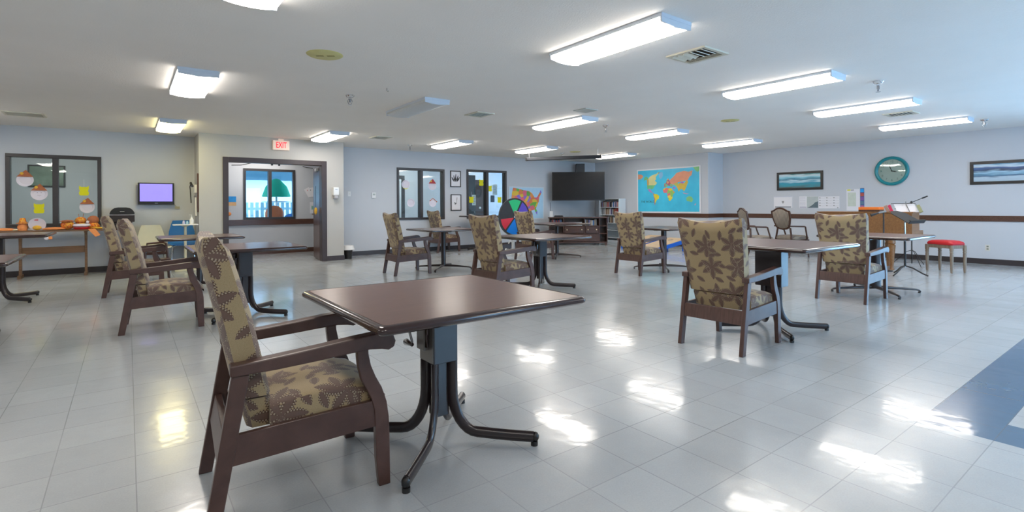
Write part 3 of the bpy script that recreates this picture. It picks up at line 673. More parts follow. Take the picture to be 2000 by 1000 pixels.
def crank_table(name, label, x, y, z, rz=0, h=.535, rad=.50, crank=True, grp='square dining tables', zlen=.30, hy=.075):
    t = thing(name, label, 'table', (x, y, 0), rz, grp)
    tabletop(t, h, z)
    zb = z - .038
    MB().bx(-.22, .22, -.03, .03, zb - .022, zb).bx(-.03, .03, -.22, .22, zb - .022, zb).build('top_bracket', TMET, t)
    # upper housing, lower column
    hs = MB().bx(-.067, .067, -hy, hy, zb - zlen, zb - .022).build('housing', TMET, t, bevel=.003)
    MB().bx(-.070, -.066, -hy + .005, hy - .005, zb - zlen + .004, zb - .024).build('cover_plate', TMETG if crank else TMET, hs)
    MB().bx(-.038, .038, -.038, .038, .13, zb - zlen).build('column', TMET, t, bevel=.004)
    for k in range(4):
        a = pi/4 + k * pi/2; ux, uy = cos(a), sin(a)
        path = [(.070, zb - zlen), (.070, .26)]
        for j in range(1, 9):
            q = j / 8 * pi/2; path.append((.070 + .13 * (1 - cos(q)), 0.26 - .21 * sin(q)))
        path += [(.28, .046), (.36, .043), (rad - .015, .041)]
        P = [(ux * r_, uy * r_, zz) for r_, zz in path]
        m = MB(); rs = []
        for i, p in enumerate(P):
            pa, pb = Vector(P[max(i-1, 0)]), Vector(P[min(i+1, len(P)-1)]); tg = (pb - pa).normalized()
            side = Vector((-uy, ux, 0)); nn = tg.cross(side).normalized()
            w = .0165 if i < 2 else .0175; hh = .027
            rs.append([Vector(p) + side * w * q[0] + nn * hh * q[1] for q in OV])
        m.rings(rs); lg = m.build('leg', TMET, t, smooth=True)
        g = MB(); e = Vector((ux * rad, uy * rad, .042))
        g.ball(e - Vector((ux*.008, uy*.008, 0)), .025, n=10, sc=(.8, .8, 1)); g.cyl((ux*(rad-.012), uy*(rad-.012), .010), .018, .020, 12); g.build('foot_glide', BLACK, lg, smooth=True)
    if crank:
        g = MB(); g.bx(-.100, -.070, -.030, .050, zb - .235, zb - .10); gb = g.build('crank_gearbox', TMETG, t, bevel=.004)
        k = MB(); k.ball((-.100, .022, zb - .062), .034, n=14, sc=(.85, .85, 1.25)); k.cyl((-.100, .022, zb - .10), .028, .04, 14); k.build('crank_cover', TEDGE, gb, smooth=True)
        k = MB(); k.tube([(-.112, .030, zb-.085), (-.135, .040, zb-.105), (-.140, .044, zb-.150), (-.128, .040, zb-.200)], .0065, 8); k.build('crank_arm', STEEL, gb, smooth=True)
        k = MB(); k.lathe([(0, 0), (.010, .002), (.012, .03), (.017, .070), (.014, .078), (0, .080)], (-.128, .040, zb-.212), 12, ax='y'); k.T = Matrix.Identity(4); kh = k.build('crank_handle', TEDGE, gb, smooth=True)
        kh.rotation_euler = (0, 0, 0)
        k = MB(); k.tube([(-.085, -.040, zb - .09), (-.088, -.045, zb - .15), (-.085, -.030, zb - .215)], .010, 8); k.build('lever', TEDGE, gb, smooth=True)
    return t
def post_table(name, label, x, y, z, rz=0, h=.53, rad=.55, r=.045, mt=TMET, grp='square dining tables'):
    """plain pedestal table: one column on a low cross of arched feet"""
    t = thing(name, label, 'table', (x, y, 0), rz, grp)
    tabletop(t, h, z); zb = z - .038
    MB().bx(-.26, .26, -.03, .03, zb - .02, zb).bx(-.03, .03, -.26, .26, zb - .02, zb).build('top_bracket', mt, t)
    MB().cyl((0, 0, (zb - .02 + .06) / 2), r, zb - .02 - .06, 20).build('column', mt, t, smooth=True)
    for k in range(4):
        a = pi/4 + k * pi/2; ux, uy = cos(a), sin(a); m = MB(); rs = []
        for q, zz, hh, w in ((0, .07, .024, .026), (.12, .068, .022, .025), (.3, .058, .017, .022), (rad-.06, .045, .013, .019), (rad-.02, .037, .012, .018), (rad, .022, .012, .015)):
            c = Vector((ux*q, uy*q, zz)); sd = Vector((-uy, ux, 0)); rs.append([c + sd*w*p[0] + Vector((0, 0, hh*p[1])) for p in OV])
        m.rings(rs); lg = m.build('leg', mt, t, smooth=True)
        MB().cyl((ux*(rad-.012), uy*(rad-.012), .009), .016, .018, 12).build('foot_glide', BLACK, lg)
    return t
crank_table('dining_table', 'largest square dining table in the foreground with a hand crank under its top', 1.27, 2.33, .745)
crank_table('dining_table', 'raised square dining table in front of the nearest armchair on the right', 4.92, 2.45, .825, h=.56, hy=.125, crank=False, zlen=.37)
crank_table('dining_table', 'square table in mid room directly behind the nearest table', 4.80, 5.74, .755, zlen=.26)
crank_table('dining_table', 'square dining table just behind the foreground armchair, in front of the doorway', 1.04, 6.35, .765)
crank_table('dining_table', 'upper of the two tables at the left edge, in front of the craft display', -1.34, 9.20, .86, crank=False)
crank_table('dining_table', 'lower, nearer table cut off by the left edge', -1.33, 6.42, .745, crank=False)
post_table('dining_table', 'dark table reflecting purple screen light below the small television', .86, 8.95, .765, mt=TMET)
post_table('dining_table', 'plain pedestal table in front of the small distant armchair', 4.80, 8.60, .765)
post_table('dining_table', 'distant pedestal table in front of the dark media cabinet', 7.95, 8.90, .785, h=.56)
post_table('dining_table', 'pedestal table reflecting blue, in front of the beanbag toss boards', 8.00, 5.98, .775, r=.05)
post_table('dining_table', 'pedestal table at right in front of the piano and red stool', 8.07, 2.62, .775, r=.065)
crank_table('dining_table', 'tall dark table against the far wall behind the small distant armchair', 7.75, 11.55, .93, crank=False, zlen=.2)

# ------------------------------------------------------------ two carved shield-back armchairs
def shield_chair(label, x, y, rz):
    t = thing('shield_back_armchair', label, 'armchair', (x, y, 0), rz, 'carved shield-back armchairs')
    def outline(s):
        pts = [(0, 1.12), (.07, 1.115), (.13, 1.085), (.18, 1.055), (.235, 1.045), (.245, 1.0), (.235, .88), (.205, .76), (.165, .66), (.10, .625), (0, .612)]
        p = [(a * s, .86 + (b - .86) * s) for a, b in pts]; return p + [(-a, b) for a, b in reversed(p[1:-1])]
    L = lambda p, d: (-.235 - (p[1] - .6) * .22 + d, p[0], p[1])
    o, i = outline(1), outline(.86)
    m = MB(); n = len(o); vs = [L(p, -.018) for p in o] + [L(p, .018) for p in o] + [L(p, -.018) for p in i] + [L(p, .018) for p in i]; fs = []
    for k in range(n):
        j = (k+1) % n; fs += [(k, j, n+j, n+k), (2*n+k, 2*n+j, j, k), (n+k, n+j, 3*n+j, 3*n+k), (3*n+k, 3*n+j, 2*n+j, 2*n+k)]
    m.add(vs, fs); m.build('back_frame', BRWN, t, bevel=.006)
    p2 = outline(.87); m = MB(); m.rings([[L(p, -.022) for p in outline(.80)], [L(p, -.010) for p in p2], [L(p, .016) for p in p2], [L(p, .030) for p in outline(.7)]]); m.build('back_pad', STRIPE, t, smooth=True)
    m = MB(); m.rings([[(a, b, z) for a, b in [(-.24+d, -.215+d), (.24-d, -.26+d), (.24-d, .26-d), (-.24+d, .215-d)]] for d, z in ((.01, .40), (0, .43), (.01, .465), (.06, .49))]); m.build('seat', STRIPE, t, smooth=True)
    m = MB(); m.prism([(-.245, -.225), (.25, -.27), (.25, .27), (-.245, .225)], .335, .40, 'z'); m.build('seat_rail', BRWN, t, bevel=.006)
    for s in (-1, 1):
        MB().tube([(-.22, s*.16, .66), (-.225, s*.19, .50), (-.235, s*.205, .36), (-.27, s*.205, .15), (-.31, s*.205, 0)], [.02, .02, .022, .018, .014], 8, sect=OV).build('leg', BRWN, t, smooth=True)
        MB().tube([(.235, s*.245, .36), (.255, s*.255, .24), (.235, s*.245, .10), (.25, s*.25, 0)], [.026, .022, .014, .018], 10).build('leg', BRWN, t, smooth=True)
        MB().tube([(-.27, s*.20, .70), (-.10, s*.26, .695), (.07, s*.285, .69), (.10, s*.285, .68), (.13, s*.28, .58), (.17, s*.27, .46), (.19, s*.262, .38)], [.016, .017, .018, .017, .016, .017, .02], 8, sect=OV).build('armrest', BRWN, t, smooth=True)
    return t
shield_chair('carved dark armchair with striped shield-shaped back, the right one by the clock wall', 12.11, 5.58, radians(-14))
shield_chair('carved dark armchair partly hidden behind the large armchair back, below the wall step', 11.37, 5.98, radians(-38))

# ------------------------------------------------------------ left wall: trestle table with autumn crafts
t = thing('trestle_table', 'long narrow wooden trestle table with autumn crafts under the left window', 'table', (-1.10, 11.99, 0))
MB().bx(-.95, .78, -.20, .21, .785, .815).build('tabletop', OAKD, t, bevel=.004)
for x in (-.36, .50):
    m = MB(); m.prism([(-.05, .06), (.05, .06), (.035, .35), (.045, .60), (.075, .76), (-.075, .76), (-.045, .60), (-.035, .35)], x - .018, x + .018, 'x'); m.bx(x-.02, x+.02, -.17, .17, .755, .785); m.bx(x-.022, x+.022, -.17, .17, 0, .06); m.build('leg', OAKD, t, bevel=.004)
MB().bx(-.36, .50, -.012, .012, .40, .52).build('stretcher', OAKD, t, bevel=.003)
def plate_face(name, label, x, z, y, r=.085, hat='cone', tilt=0, cat='paper plate craft', grp=None, face=True, hatcol=RUST):
    t = thing(name, label, cat, (x, y, z), 0, grp); t.rotation_euler = (tilt, 0, 0)
    MB().lathe([(0, -.001), (r*.66, -.001), (r*.70, -.005), (r, -.012), (r*.99, -.015), (r*.7, -.008), (r*.66, -.004), (0, -.004)], n=28, ax='y').build('plate', PAPERP, t, smooth=True)
    if face:
        m = MB()
        for s in (-1, 1): m.cyl((s*r*.22, -.005, r*.18), r*.07, .003, 10, ax='y')
        m.tube([(-r*.22, -.005, -r*.22), (0, -.006, -r*.32), (r*.22, -.005, -r*.22)], .0025, 5); m.build('face', mat('pencil_grey', (.42, .38, .45), .7), t)
    if hat == 'cone':
        MB().prism([(-r*.95, r*.50), (r*.95, r*.50), (r*.62, r*.90), (r*.1, r*1.55), (-r*.60, r*.90)], -.020, -.014).build('paper_hat', hatcol, t)
        MB().ball((-r*.35, -.02, r*1.0), r*.22, n=8, sc=(1, .3, 1)).build('hat_flower', GOLD, t)
    elif hat == 'drooping':
        m = MB(); m.tube([(-r*.7, -.018, r*.55), (0, -.018, r*1.15), (r*1.05, -.018, r*.35)], .008, 6); m.ball((-r*.7, -.018, r*.55), r*.16, n=8); m.ball((r*1.05, -.018, r*.3), r*.16, n=8); m.build('paper_hat', mat('coral_paper', (.62, .18, .10), .7), t)
    elif hat == 'band':
        MB().prism([(-r*.8, -r*.75), (0, -r*1.12), (r*.8, -r*.75), (0, -r*.95)], -.018, -.014).build('yellow_rim', YELLOW, t)
    return t
G1 = 'paper plate faces on the windows'
yw = YB + .055
plate_face('paper_plate_craft', 'paper plate face with brown hat, upper left in the left window', -1.44, 1.69, yw, .115, grp=G1, face=False)
plate_face('paper_plate_craft', 'paper plate face with drawn eyes and brown hat, lower middle of left window', -1.255, 1.45, yw-.012, .115, grp=G1)
plate_face('paper_plate_craft', 'paper plate face with brown hat, low in the right pane of left window', -.60, 1.21, yw, .112, grp=G1, face=False)
plate_face('paper_plate_craft', 'plain white paper plate with yellow rim, upper left pane of middle window', 5.79, 1.76, yw, .115, hat='band', grp=G1, face=False)
plate_face('paper_plate_craft', 'plain white paper plate, lower in the left pane of middle window', 5.93, 1.28, yw, .11, hat=None, grp=G1, face=False)
plate_face('paper_plate_craft', 'white paper plate under red pointed hat, right pane of middle window', 6.56, 1.74, yw, .12, grp=G1, face=False, hatcol=mat('red_hat_paper', (.45, .05, .06), .7))
plate_face('paper_plate_craft', 'white paper plate with drooping coral hat ends, right pane of middle window', 6.57, 1.28, yw, .11, hat='drooping', grp=G1, face=False)
def yellow_cut(x, z, label, s=1.0, string=0):
    t = thing('yellow_paper_cutout', label, 'paper cutout', (x, yw, z), 0, 'yellow paper cutouts on the windows')
    w, h = .062*s, .075*s
    p = [(-w*.75, -h), (w*.75, -h), (w*.95, -h*.8), (w, -h*.35), (w*.8, 0), (w, h*.4), (w*.95, h*1.1), (w*.6, h*.85), (-w*.6, h*.85), (-w*.95, h*1.1), (-w, h*.4), (-w*.8, 0), (-w, -h*.35), (-w*.95, -h*.8)]
    MB().prism(p, -.004, 0).build('cutout', YELLOW, t)
    if string: MB().tube([(0, -.002, h*.8), (0, -.002, h*.8 + string)], .002, 5).build('string', WHITE, t)
yellow_cut(-1.26, 1.19, 'yellow paper cutout below the drawn-eyes plate in left window', 1.15)
yellow_cut(-.645, 1.51, 'yellow paper cutout hanging by a string in right pane of left window', 1.15, .15)
yellow_cut(8.14, 1.86, 'highest yellow paper cutout on the window beside the states map', 1.2, .12)
yellow_cut(7.80, 1.37, 'yellow paper cutout lowest at left on dark window beside the states map', 1.2, .15)
yellow_cut(8.44, 1.70, 'yellow paper cutout just right of the mullion beside states map', 1.15, .15)
yellow_cut(8.78, 1.37, 'yellow paper cutout lowest at right, beside the states map', 1.15, 0)
# crafts on the trestle table
def craft(name, label, x, y, parts, cat='autumn craft'):
    t = thing(name, label, cat, (x, y, .815), 0, 'autumn crafts on the trestle table')
    for nm, mb, mt in parts: mb.build(nm, mt, t, smooth=True)
    return t
def disc(r, c, tilt=.25, th=.012):
    m = MB(); m.T = Matrix.Translation(c) @ Matrix.Rotation(tilt, 4, 'X'); m.lathe([(0, 0), (r*.7, 0), (r, -.012), (r, -.02), (r*.7, -.008), (0, -.008)], n=24, ax='y'); return m
craft('scarecrow_plate', 'white paper plate scarecrow face leaning, with orange muzzle, on trestle table', -1.24, 11.93, [('plate', disc(.115, (0, 0, .105)), PAPERP), ('muzzle', MB().ball((0, -.03, .045), .05, n=10, sc=(1.2, .5, .8)), GOLD), ('bow', MB().box((-.01, -.025, .18), (.05, .01, .02)), REDP)])
craft('scarecrow_plate', 'small brown felt hat craft behind the white scarecrow plate', -1.43, 11.98, [('hat', MB().lathe([(.085, .12), (.08, .13), (.05, .14), (.035, .21), (0, .215)], n=14), CRAFTM), ('body', MB().lathe([(.06, 0), (.07, .06), (.05, .12)], n=12), ORANGE)])
craft('felt_pumpkin', 'red and gold pumpkin-like craft at the middle of the trestle table', -.85, 11.93, [('body', MB().ball((0, 0, .085), .092, n=16, sc=(1, .8, .95)), CRAFTM), ('brim', MB().lathe([(.10, .14), (.105, .15), (.06, .165), (0, .17)], n=16), RUST)])
craft('orange_fabric_garland', 'crumpled orange fabric between the plate and the red craft', -1.02, 11.90, [('cloth', MB().ball((0, 0, .02), .10, n=10, sc=(1.6, .8, .28)), ORANGE)])
craft('red_tray_craft', 'white craft bowl in a red tray near the right end', -.655, 11.90, [('tray', MB().lathe([(.10, 0), (.125, .03), (.118, .035), (0, .01)], n=20), REDP), ('bowl', MB().lathe([(.07, .03), (.125, .065), (.115, .095), (.09, .10), (0, .09)], n=20), PAPERP), ('filling', MB().ball((0, 0, .092), .05, n=10, sc=(1.2, 1, .35)), GOLD)])
craft('straw_doll', 'orange straw-haired doll craft behind the red tray', -.68, 12.10, [('head', MB().ball((0, 0, .15), .07, n=12, sc=(1.2, .8, 1)), CRAFTM), ('body', MB().lathe([(.05, 0), (.07, .05), (.05, .10)], n=12), ORANGE), ('twig', MB().tube([(-.02, 0, .2), (-.03, 0, .27)], .004, 5).tube([(.03, 0, .2), (.04, 0, .28)], .004, 5), RUST)])
craft('straw_doll', 'larger rust-coloured doll craft at the right end of the trestle table', -.50, 12.0, [('head', MB().ball((0, 0, .16), .08, n=12, sc=(1.1, .8, 1)), RUST), ('body', MB().lathe([(.09, 0), (.10, .06), (.06, .11)], n=14), CRAFTM), ('eye', MB().ball((-.075, -.05, .13), .025, n=8), PAPERP)])
craft('yellow_leaf_craft', 'bright yellow felt leaf at the right end of trestle table', -.40, 11.88, [('leaf', MB().ball((0, 0, .015), .06, n=8, sc=(1.3, .8, .3)), GOLD)])
craft('salmon_leaf_craft', 'pile of salmon and cream felt leaves at the left edge', -1.66, 11.90, [('leaf', MB().ball((0, 0, .02), .11, n=10, sc=(1.4, .8, .3)), ORANGE), ('leaf', MB().ball((.12, 0, .015), .05, n=8, sc=(1.3, .8, .35)), mat('cream_felt', (.7, .6, .4), .8))])
o = MB().prism([(0, .81), (.10, .81), (.17, .70), (.10, .67), (.01, .79)], -.012, 0).build('orange_ribbon', ORANGE); o.location = (-.56, 11.785, .01); tag(o, 'orange felt ribbon hanging over the trestle table front edge', 'ribbon')
t = thing('hanging_felt_doll', 'small white and tan felt doll hanging below the trestle table edge', 'felt doll', (-1.09, 11.775, .68)); MB().ball((-.02, 0, 0), .032, n=10, sc=(1, .5, 1)).build('head', PAPERP, t, smooth=True); MB().box((.03, 0, .005), (.05, .012, .05)).build('body', ORANGE, t, bevel=.004); MB().tube([(0, 0, .02), (0, .002, .11)], .002, 5).build('string', WHITE, t)

# ------------------------------------------------------------ left corner: television, grill-like cooker, shell chairs, tray table, wall phone
PURP = mat('lit_lavender_screen', (.1, .1, .1), .3, emit=(.30, .24, 1.0), estr=.40, var=.02)
t = thing('wall_television', 'small wall-mounted television with a lit lavender screen', 'television', (.45, YB - .09, 1.465))
MB().box((0, 0, 0), (.585, .045, .425)).build('case', BLACK, t, bevel=.008)
MB().bx(-.262, .262, -.0245, -.022, -.150, .190).build('screen', PURP, t)
m = MB()
for a, b, c, d in ((-.06, .06, .045, .047), (-.06, .06, -.012, -.010), (-.06, -.058, -.010, .045), (.058, .06, -.010, .045)): m.bx(a, b, -.0262, -.0248, c, d)
m.build('screen_box', mat('violet_line', (.25, .2, .4), .5), t); m = MB(); m.box((0, -.024, -.185), (.05, .003, .008)); m.build('logo_strip', STEEL, t)
MB().bx(-.09, .09, .02, .088, -.10, .10).build('wall_bracket', DARKG, t)
tag(MB().tube([(.74, YB-.03, 1.26), (.78, YB-.012, 1.22), (.80, YB-.01, 1.19)], .006, 6).box((.80, YB-.012, 1.19), (.08, .02, .045)).build('cable_outlet', mat('tan_plastic', (.40, .38, .27), .5)), 'tan cable outlet on the wall under the lit television corner', 'outlet')
t = thing('covered_cooker', 'black domed countertop cooker on a dark cart beneath the small television', 'cooker', (-.08, 12.02, 0))
m = MB(); m.rings([[(a*w, b*.17, z) for a, b in ((-1, -1), (1, -1), (1, 1), (-1, 1))] for z, w in ((1.07, .185), (1.10, .182), (1.14, .165), (1.17, .14), (1.19, .11), (1.20, .06))]); m.build('lid', BLACK, t, bevel=.01)
MB().box((0, -.172, 1.062), (.375, .012, .012)).build('lid_rim', CHROME, t); MB().tube([(-.04, -.165, 1.115), (-.03, -.20, 1.125), (.03, -.20, 1.125), (.04, -.165, 1.115)], .008, 8).build('lid_handle', CHROME, t)
MB().bx(-.185, .185, -.17, .17, .93, 1.058).bx(-.15, .15, -.14, .14, .80, .93).build('body', mat('dark_brown_enamel', (.022, .014, .013), .35), t, bevel=.01)
m = MB()
for sx in (-1, 1):
    for sy in (-1, 1): m.bx(sx*.15-.012, sx*.15+.012, sy*.13-.012, sy*.13+.012, 0, .80)
m.build('cart_frame', BLACK, t)
for z in (.30, .785): MB().bx(-.17, .17, -.16, .16, z, z + .03 if z > .5 else z + .12).build('cart_shelf', BRWN, t, bevel=.004)
def shell_chair(label, x, y, rz, m_, zs=1.0):
    t = thing('shell_chair', label, 'chair', (x, y, 0), rz, 'moulded plastic shell chairs')
    # moulded shell faces -Y
    rows = [(-.24, .435, .21), (-.20, .455, .225), (-.05, .440, .235), (.10, .430, .235), (.17, .455, .235), (.205, .54, .225), (.225, .66, .215), (.245, .80, .175), (.25, .86, .15)]
    top = []; bot = []
    for y_, z_, w_ in rows:
        top.append([(w_ * u, y_ - .030*u*u*(1 if z_ > .5 else 0), z_ + .018*abs(u)**3*(1 if z_ < .5 else 0)) for u in (-1, -.8, -.5, 0, .5, .8, 1)])
        bot.append([(w_ * u, y_ + (.008 if z_ > .5 else 0) - .030*u*u*(1 if z_ > .5 else 0), z_ - (.009 if z_ <= .5 else 0) + .018*abs(u)**3*(1 if z_ < .5 else 0)) for u in (1, .8, .5, 0, -.5, -.8, -1)])
    m = MB(); m.rings([a + b for a, b in zip(top, bot)]); m.build('shell', m_, t, smooth=True)
    for sx in (-1, 1):
        for y0, y1 in ((-.15, -.21), (.10, .20)):
            MB().tube([(sx*.10, (y0+y1)/2, .425), (sx*.16, y0, .40), (sx*.215, y1, 0)], .011, 8).build('leg', CHROME, t, smooth=True)
    t.scale = (1, 1, zs); return t
shell_chair('cream moulded plastic shell chair beneath the small lit television', .40, 11.75, radians(12), CREAM)
shell_chair('blue plastic shell chair behind the small white tray table', .86, 11.90, 0, BLUEP, 1.09)
t = thing('bentwood_chair', 'low dark bentwood chair in front of the cream shell chair', 'chair', (.40, 10.45, 0))
m = MB(); m.tube([(-.16, .12, 0), (-.17, .14, .45), (-.14, .145, .585), (.08, .145, .60), (.12, .145, .58), (.14, .14, .45), (.16, .12, 0)], .018, 8); m.build('back_frame', BRWN, t, smooth=True)
for z in (.42, .50): MB().box((-.01, .142, z), (.28, .016, .05)).build('back_slat', BRWN, t, bevel=.004)
MB().prism(ring_path(.17, .04), .30, .335, 'z').build('seat', BRWN, t)
for sx in (-1, 1): MB().tube([(sx*.14, -.13, .30), (sx*.155, -.15, 0)], .015, 8).build('leg', BRWN, t)
t = thing('tray_table', 'small white pedestal tray table with bottles, in front of the blue chair', 'table', (.87, 11.45, 0))
MB().prism([(x*1, y*.75) for x, y in ring_path(.20, .03)], .858, .878, 'z').build('tray', WHITE, t, bevel=.004)
m = MB(); m.lathe([(.022, .03), (.022, .83), (.09, .858)], n=14); m.build('post', CREAM, t, smooth=True)
m = MB(); m.prism([(x, y) for x, y in ring_path(.17, .05)], 0, .03, 'z'); m.build('base', CREAM, t, bevel=.006)
def bottle(name, lab, x, y, z, r, h, m_, pump=True, cat='bottle'):
    t = thing(name, lab, cat, (x, y, z))
    MB().lathe([(0, 0), (r, .002), (r, h*.7), (r*.5, h*.85), (r*.4, h)], n=16).build('body', m_, t, smooth=True)
    if pump: MB().lathe([(r*.45, h), (r*.45, h+.015), (r*.15, h+.02), (r*.15, h+.05)], n=10).box((-r*.4, 0, h+.053), (r*1.4, .010, .010)).build('pump', WHITE, t)
bottle('sanitizer_bottle', 'clear white pump bottle on the small tray table', .97, 11.45, .878, .036, .12, WHITE)
bottle('small_cup', 'small pale violet cup on the tray table, left one', .845, 11.45, .878, .022, .07, mat('violet_plastic', (.5, .5, .7), .3), False, 'cup')
bottle('small_cup', 'small light blue cup on the tray table beside the pump bottle', .90, 11.44, .878, .02, .06, mat('pale_blue_plastic', (.4, .62, .75), .3), False, 'cup')
t = thing('wall_phone', 'wall phone with dark handset and hanging cord on the doorway block side', 'telephone', (1.1, 11.85, 1.60))
MB().bx(-.05, 0, -.06, .06, -.12, .04).build('body', WHITE, t, bevel=.006); MB().tube([(-.075, -.02, .0), (-.10, 0, .05), (-.10, .05, .075), (-.08, .10, .03)], .022, 8).build('handset', BLACK, t, smooth=True)
MB().tube([(-.10, .09, .05), (-.11, .12, 0), (-.10, .125, -.12), (-.09, .12, -.32)], .009, 8).build('cord', BLACK, t, smooth=True)
tag(MB().bx(1.075, 1.1, 11.55, 11.62, 1.1, 1.85).build('wooden_strip', RAILW, bevel=.003), 'narrow brown wooden strip fixed to the doorway block side', 'trim strip')
t = thing('hanging_cloth', 'white paper cloth hanging beside the wall phone on the doorway block', 'cloth', (1.09, 11.80, 1.05)); MB().prism([(-.08, -.02), (.05, -.02), (.03, .30), (.0, .34), (-.02, .25)], -.03, -.01, 'x').build('cloth', WHITE, t); MB().ball((-.03, .01, .36), .02, n=8).build('hook', STEEL, t)

# ------------------------------------------------------------ doorway block: exit sign, soap dispenser; switches; bin
RLET = mat('lit_red_letters', (.5, .01, .02), .4, emit=(1, .0, .015), estr=.5)
CRSG = mat('sign_cream_acrylic', (.75, .68, .58), .4, emit=(1.0, .62, .50), estr=.10)
t = thing('exit_sign', 'cream exit sign with lit red letters above the doorway', 'exit sign', (2.57, YP, 2.475))
MB().bx(-.160, .160, -.055, -.001, -.098, .098).build('housing', CRSG, t, bevel=.006)
m = MB(); text_into(m, 'EXIT', .165, Matrix.Translation((.0, -.057, .0)) @ Matrix.Rotation(pi/2, 4, 'X') @ Matrix.Diagonal((.62, 1.05, 1, 1)), RLET, .002); m.build('letters', RLET, t)
MB().bx(-.05, .05, -.045, -.015, .098, .135).build('mount', CRSG, t)
t = thing('soap_dispenser', 'white soap dispenser on the wall right of the doorway', 'dispenser', (3.69, YP, 1.50))
MB().bx(-.062, .062, -.10, 0, -.06, .12).build('body', WHITE, t, bevel=.015); MB().bx(-.045, .045, -.095, -.005, -.13, -.055).build('spout_cover', mat('dispenser_grey', (.45, .44, .47), .4), t, bevel=.012); MB().box((0, -.102, .075), (.05, .004, .014)).build('label_strip', STEEL, t)
t = thing('light_switch', 'white light switch plate on the blue-grey wall past the doorway', 'light switch', (4.29, YB, 1.50)); MB().bx(-.036, .036, -.006, 0, -.058, .058).build('plate', WHITE, t, bevel=.002); MB().box((0, -.010, 0), (.012, .010, .024)).build('toggle', OFFW, t)
t = thing('thermostat', 'white thermostat on the wall left of the middle window', 'thermostat', (4.90, YB, 1.47)); MB().bx(-.055, .055, -.03, 0, -.07, .07).build('body', WHITE, t, bevel=.008); MB().bx(-.03, .03, -.032, -.03, .0, .04).build('display', mat('lcd_grey', (.4, .45, .42), .3), t)
t = thing('waste_bin', 'small black waste bin with a white liner beside the doorway block', 'waste bin', (4.03, 11.66, 0)); m = MB(); m.lathe([(.085, 0), (.11, .30), (.102, .30), (.08, .01), (0, .01)], n=24); m.build('bin', BLACK, t, smooth=True)
m = MB(); m.lathe([(.102, .20), (.105, .30), (.120, .305), (.132, .26), (.150, .21), (.135, .24), (.118, .30), (.108, .31), (.098, .29), (.09, .2)], n=18); m.build('liner', WHITE, t, smooth=True)
# framed sketches
def frame_pic(name, label, w, h, place, art, wdt=.022, mt=BLACK, matw=0, cat='framed picture', grp=None, rx=0):
    """picture in its own plane: X right, Z up, faces -Y"""
    t = thing(name, label, cat, place[0], place[1], grp); m = MB()
    for a, b, c, d in ((-w/2, w/2, -h/2, -h/2+wdt), (-w/2, w/2, h/2-wdt, h/2), (-w/2, -w/2+wdt, -h/2+wdt, h/2-wdt), (w/2-wdt, w/2, -h/2+wdt, h/2-wdt)): m.bx(a, b, -.024, -.001, c, d)
    m.build('frame', mt, t, bevel=.003)
    if art is None: MB().bx(-w/2+wdt, w/2-wdt, -.012, -.006, -h/2+wdt, h/2-wdt).build('print', PAPER, t)
    else: MB().bx(-w/2+wdt, w/2-wdt, -.012, -.006, -h/2+wdt, h/2-wdt).build('print', art, t)
    return t
INK = mat('ink_black', (.03, .03, .035), .6); INKG = mat('ink_grey', (.35, .35, .36), .6)
GF = 'framed black and white sketches between the windows'
t = frame_pic('framed_sketch', 'upper black-framed ink sketch of dark blossoms between the windows', .33, .45, ((7.25, YB, 1.94), 0), None, grp=GF)
m = MB()
for a, dx, l in ((-.5, -.07, .10), (-.2, -.03, .14), (.05, .0, .17), (.3, .04, .14), (.55, .07, .11)): m.T = Matrix.Translation((dx, -.0135, -.04)) @ Matrix.Rotation(a, 4, 'Y'); m.prism([(0, -.05), (.022, .02), (.008, l), (-.008, l), (-.022, .02)], 0, .001)
m.build('ink_drawing', INK, t)
t = frame_pic('framed_sketch', 'lower black-framed ink sketch of a curved stem between the windows', .33, .45, ((7.26, YB, 1.29), 0), None, grp=GF)
m = MB(); m.tube([(-.06, -.013, -.03), (-.02, -.013, -.06), (.01, -.013, -.02), (.03, -.013, .08), (.035, -.013, .14)], .006, 5); m.tube([(-.05, -.013, 0), (-.01, -.013, -.03)], .012, 5); m.build('ink_drawing', INK, t)

# ------------------------------------------------------------ things seen through the glass
t = thing('dark_grey_door', 'dark grey door standing open behind the glass beside the states map', 'door', (7.98, 13.1, 0), radians(6)); MB().bx(-.46, .46, -.02, .02, 0, 2.12).build('leaf', DARKG, t, bevel=.004); MB().ball((.38, -.05, 1.0), .03, n=10).build('knob', STEEL, t)
t = thing('brown_door', 'brown wooden door with round white knob, behind the glass right of the mullion', 'door', (8.93, 13.45, 0), radians(3)); MB().bx(-.30, .12, -.02, .02, 0, 2.0).build('leaf', BRWN, t, bevel=.004); MB().ball((-.16, -.05, 1.13), .038, n=12).build('knob', WHITE, t)
for nm, x, y, z, w, h, m_, lb in (('notice_sheet', 7.93, 12.42, 1.36, .13, .30, PAPER, 'white notice sheet taped right of the lowest left yellow cutout'), ('notice_sheet', 8.66, 12.42, 1.67, .16, .30, PAPER, 'white notice with blue print behind the glass at right'), ('notice_sheet', 8.58, 12.43, 1.40, .14, .20, mat('navy_print', (.05, .10, .18), .6), 'dark notice sheet behind the lowest right yellow cutout')):
    t = thing(nm, lb, 'notice', (x, y, z), 0); MB().bx(-w/2, w/2, -.003, 0, -h/2, h/2).build('sheet', m_, t)
    if m_ is PAPER:
        m = MB()
        for k in range(5): m.bx(-w*.36, w*(.36 if k % 2 else .2), -.0042, -.003, h*.35 - k*h*.16 - .012, h*.35 - k*h*.16)
        m.build('print_lines', mat('blue_print', (.08, .25, .55), .6) if x > 8 else INKG, t)
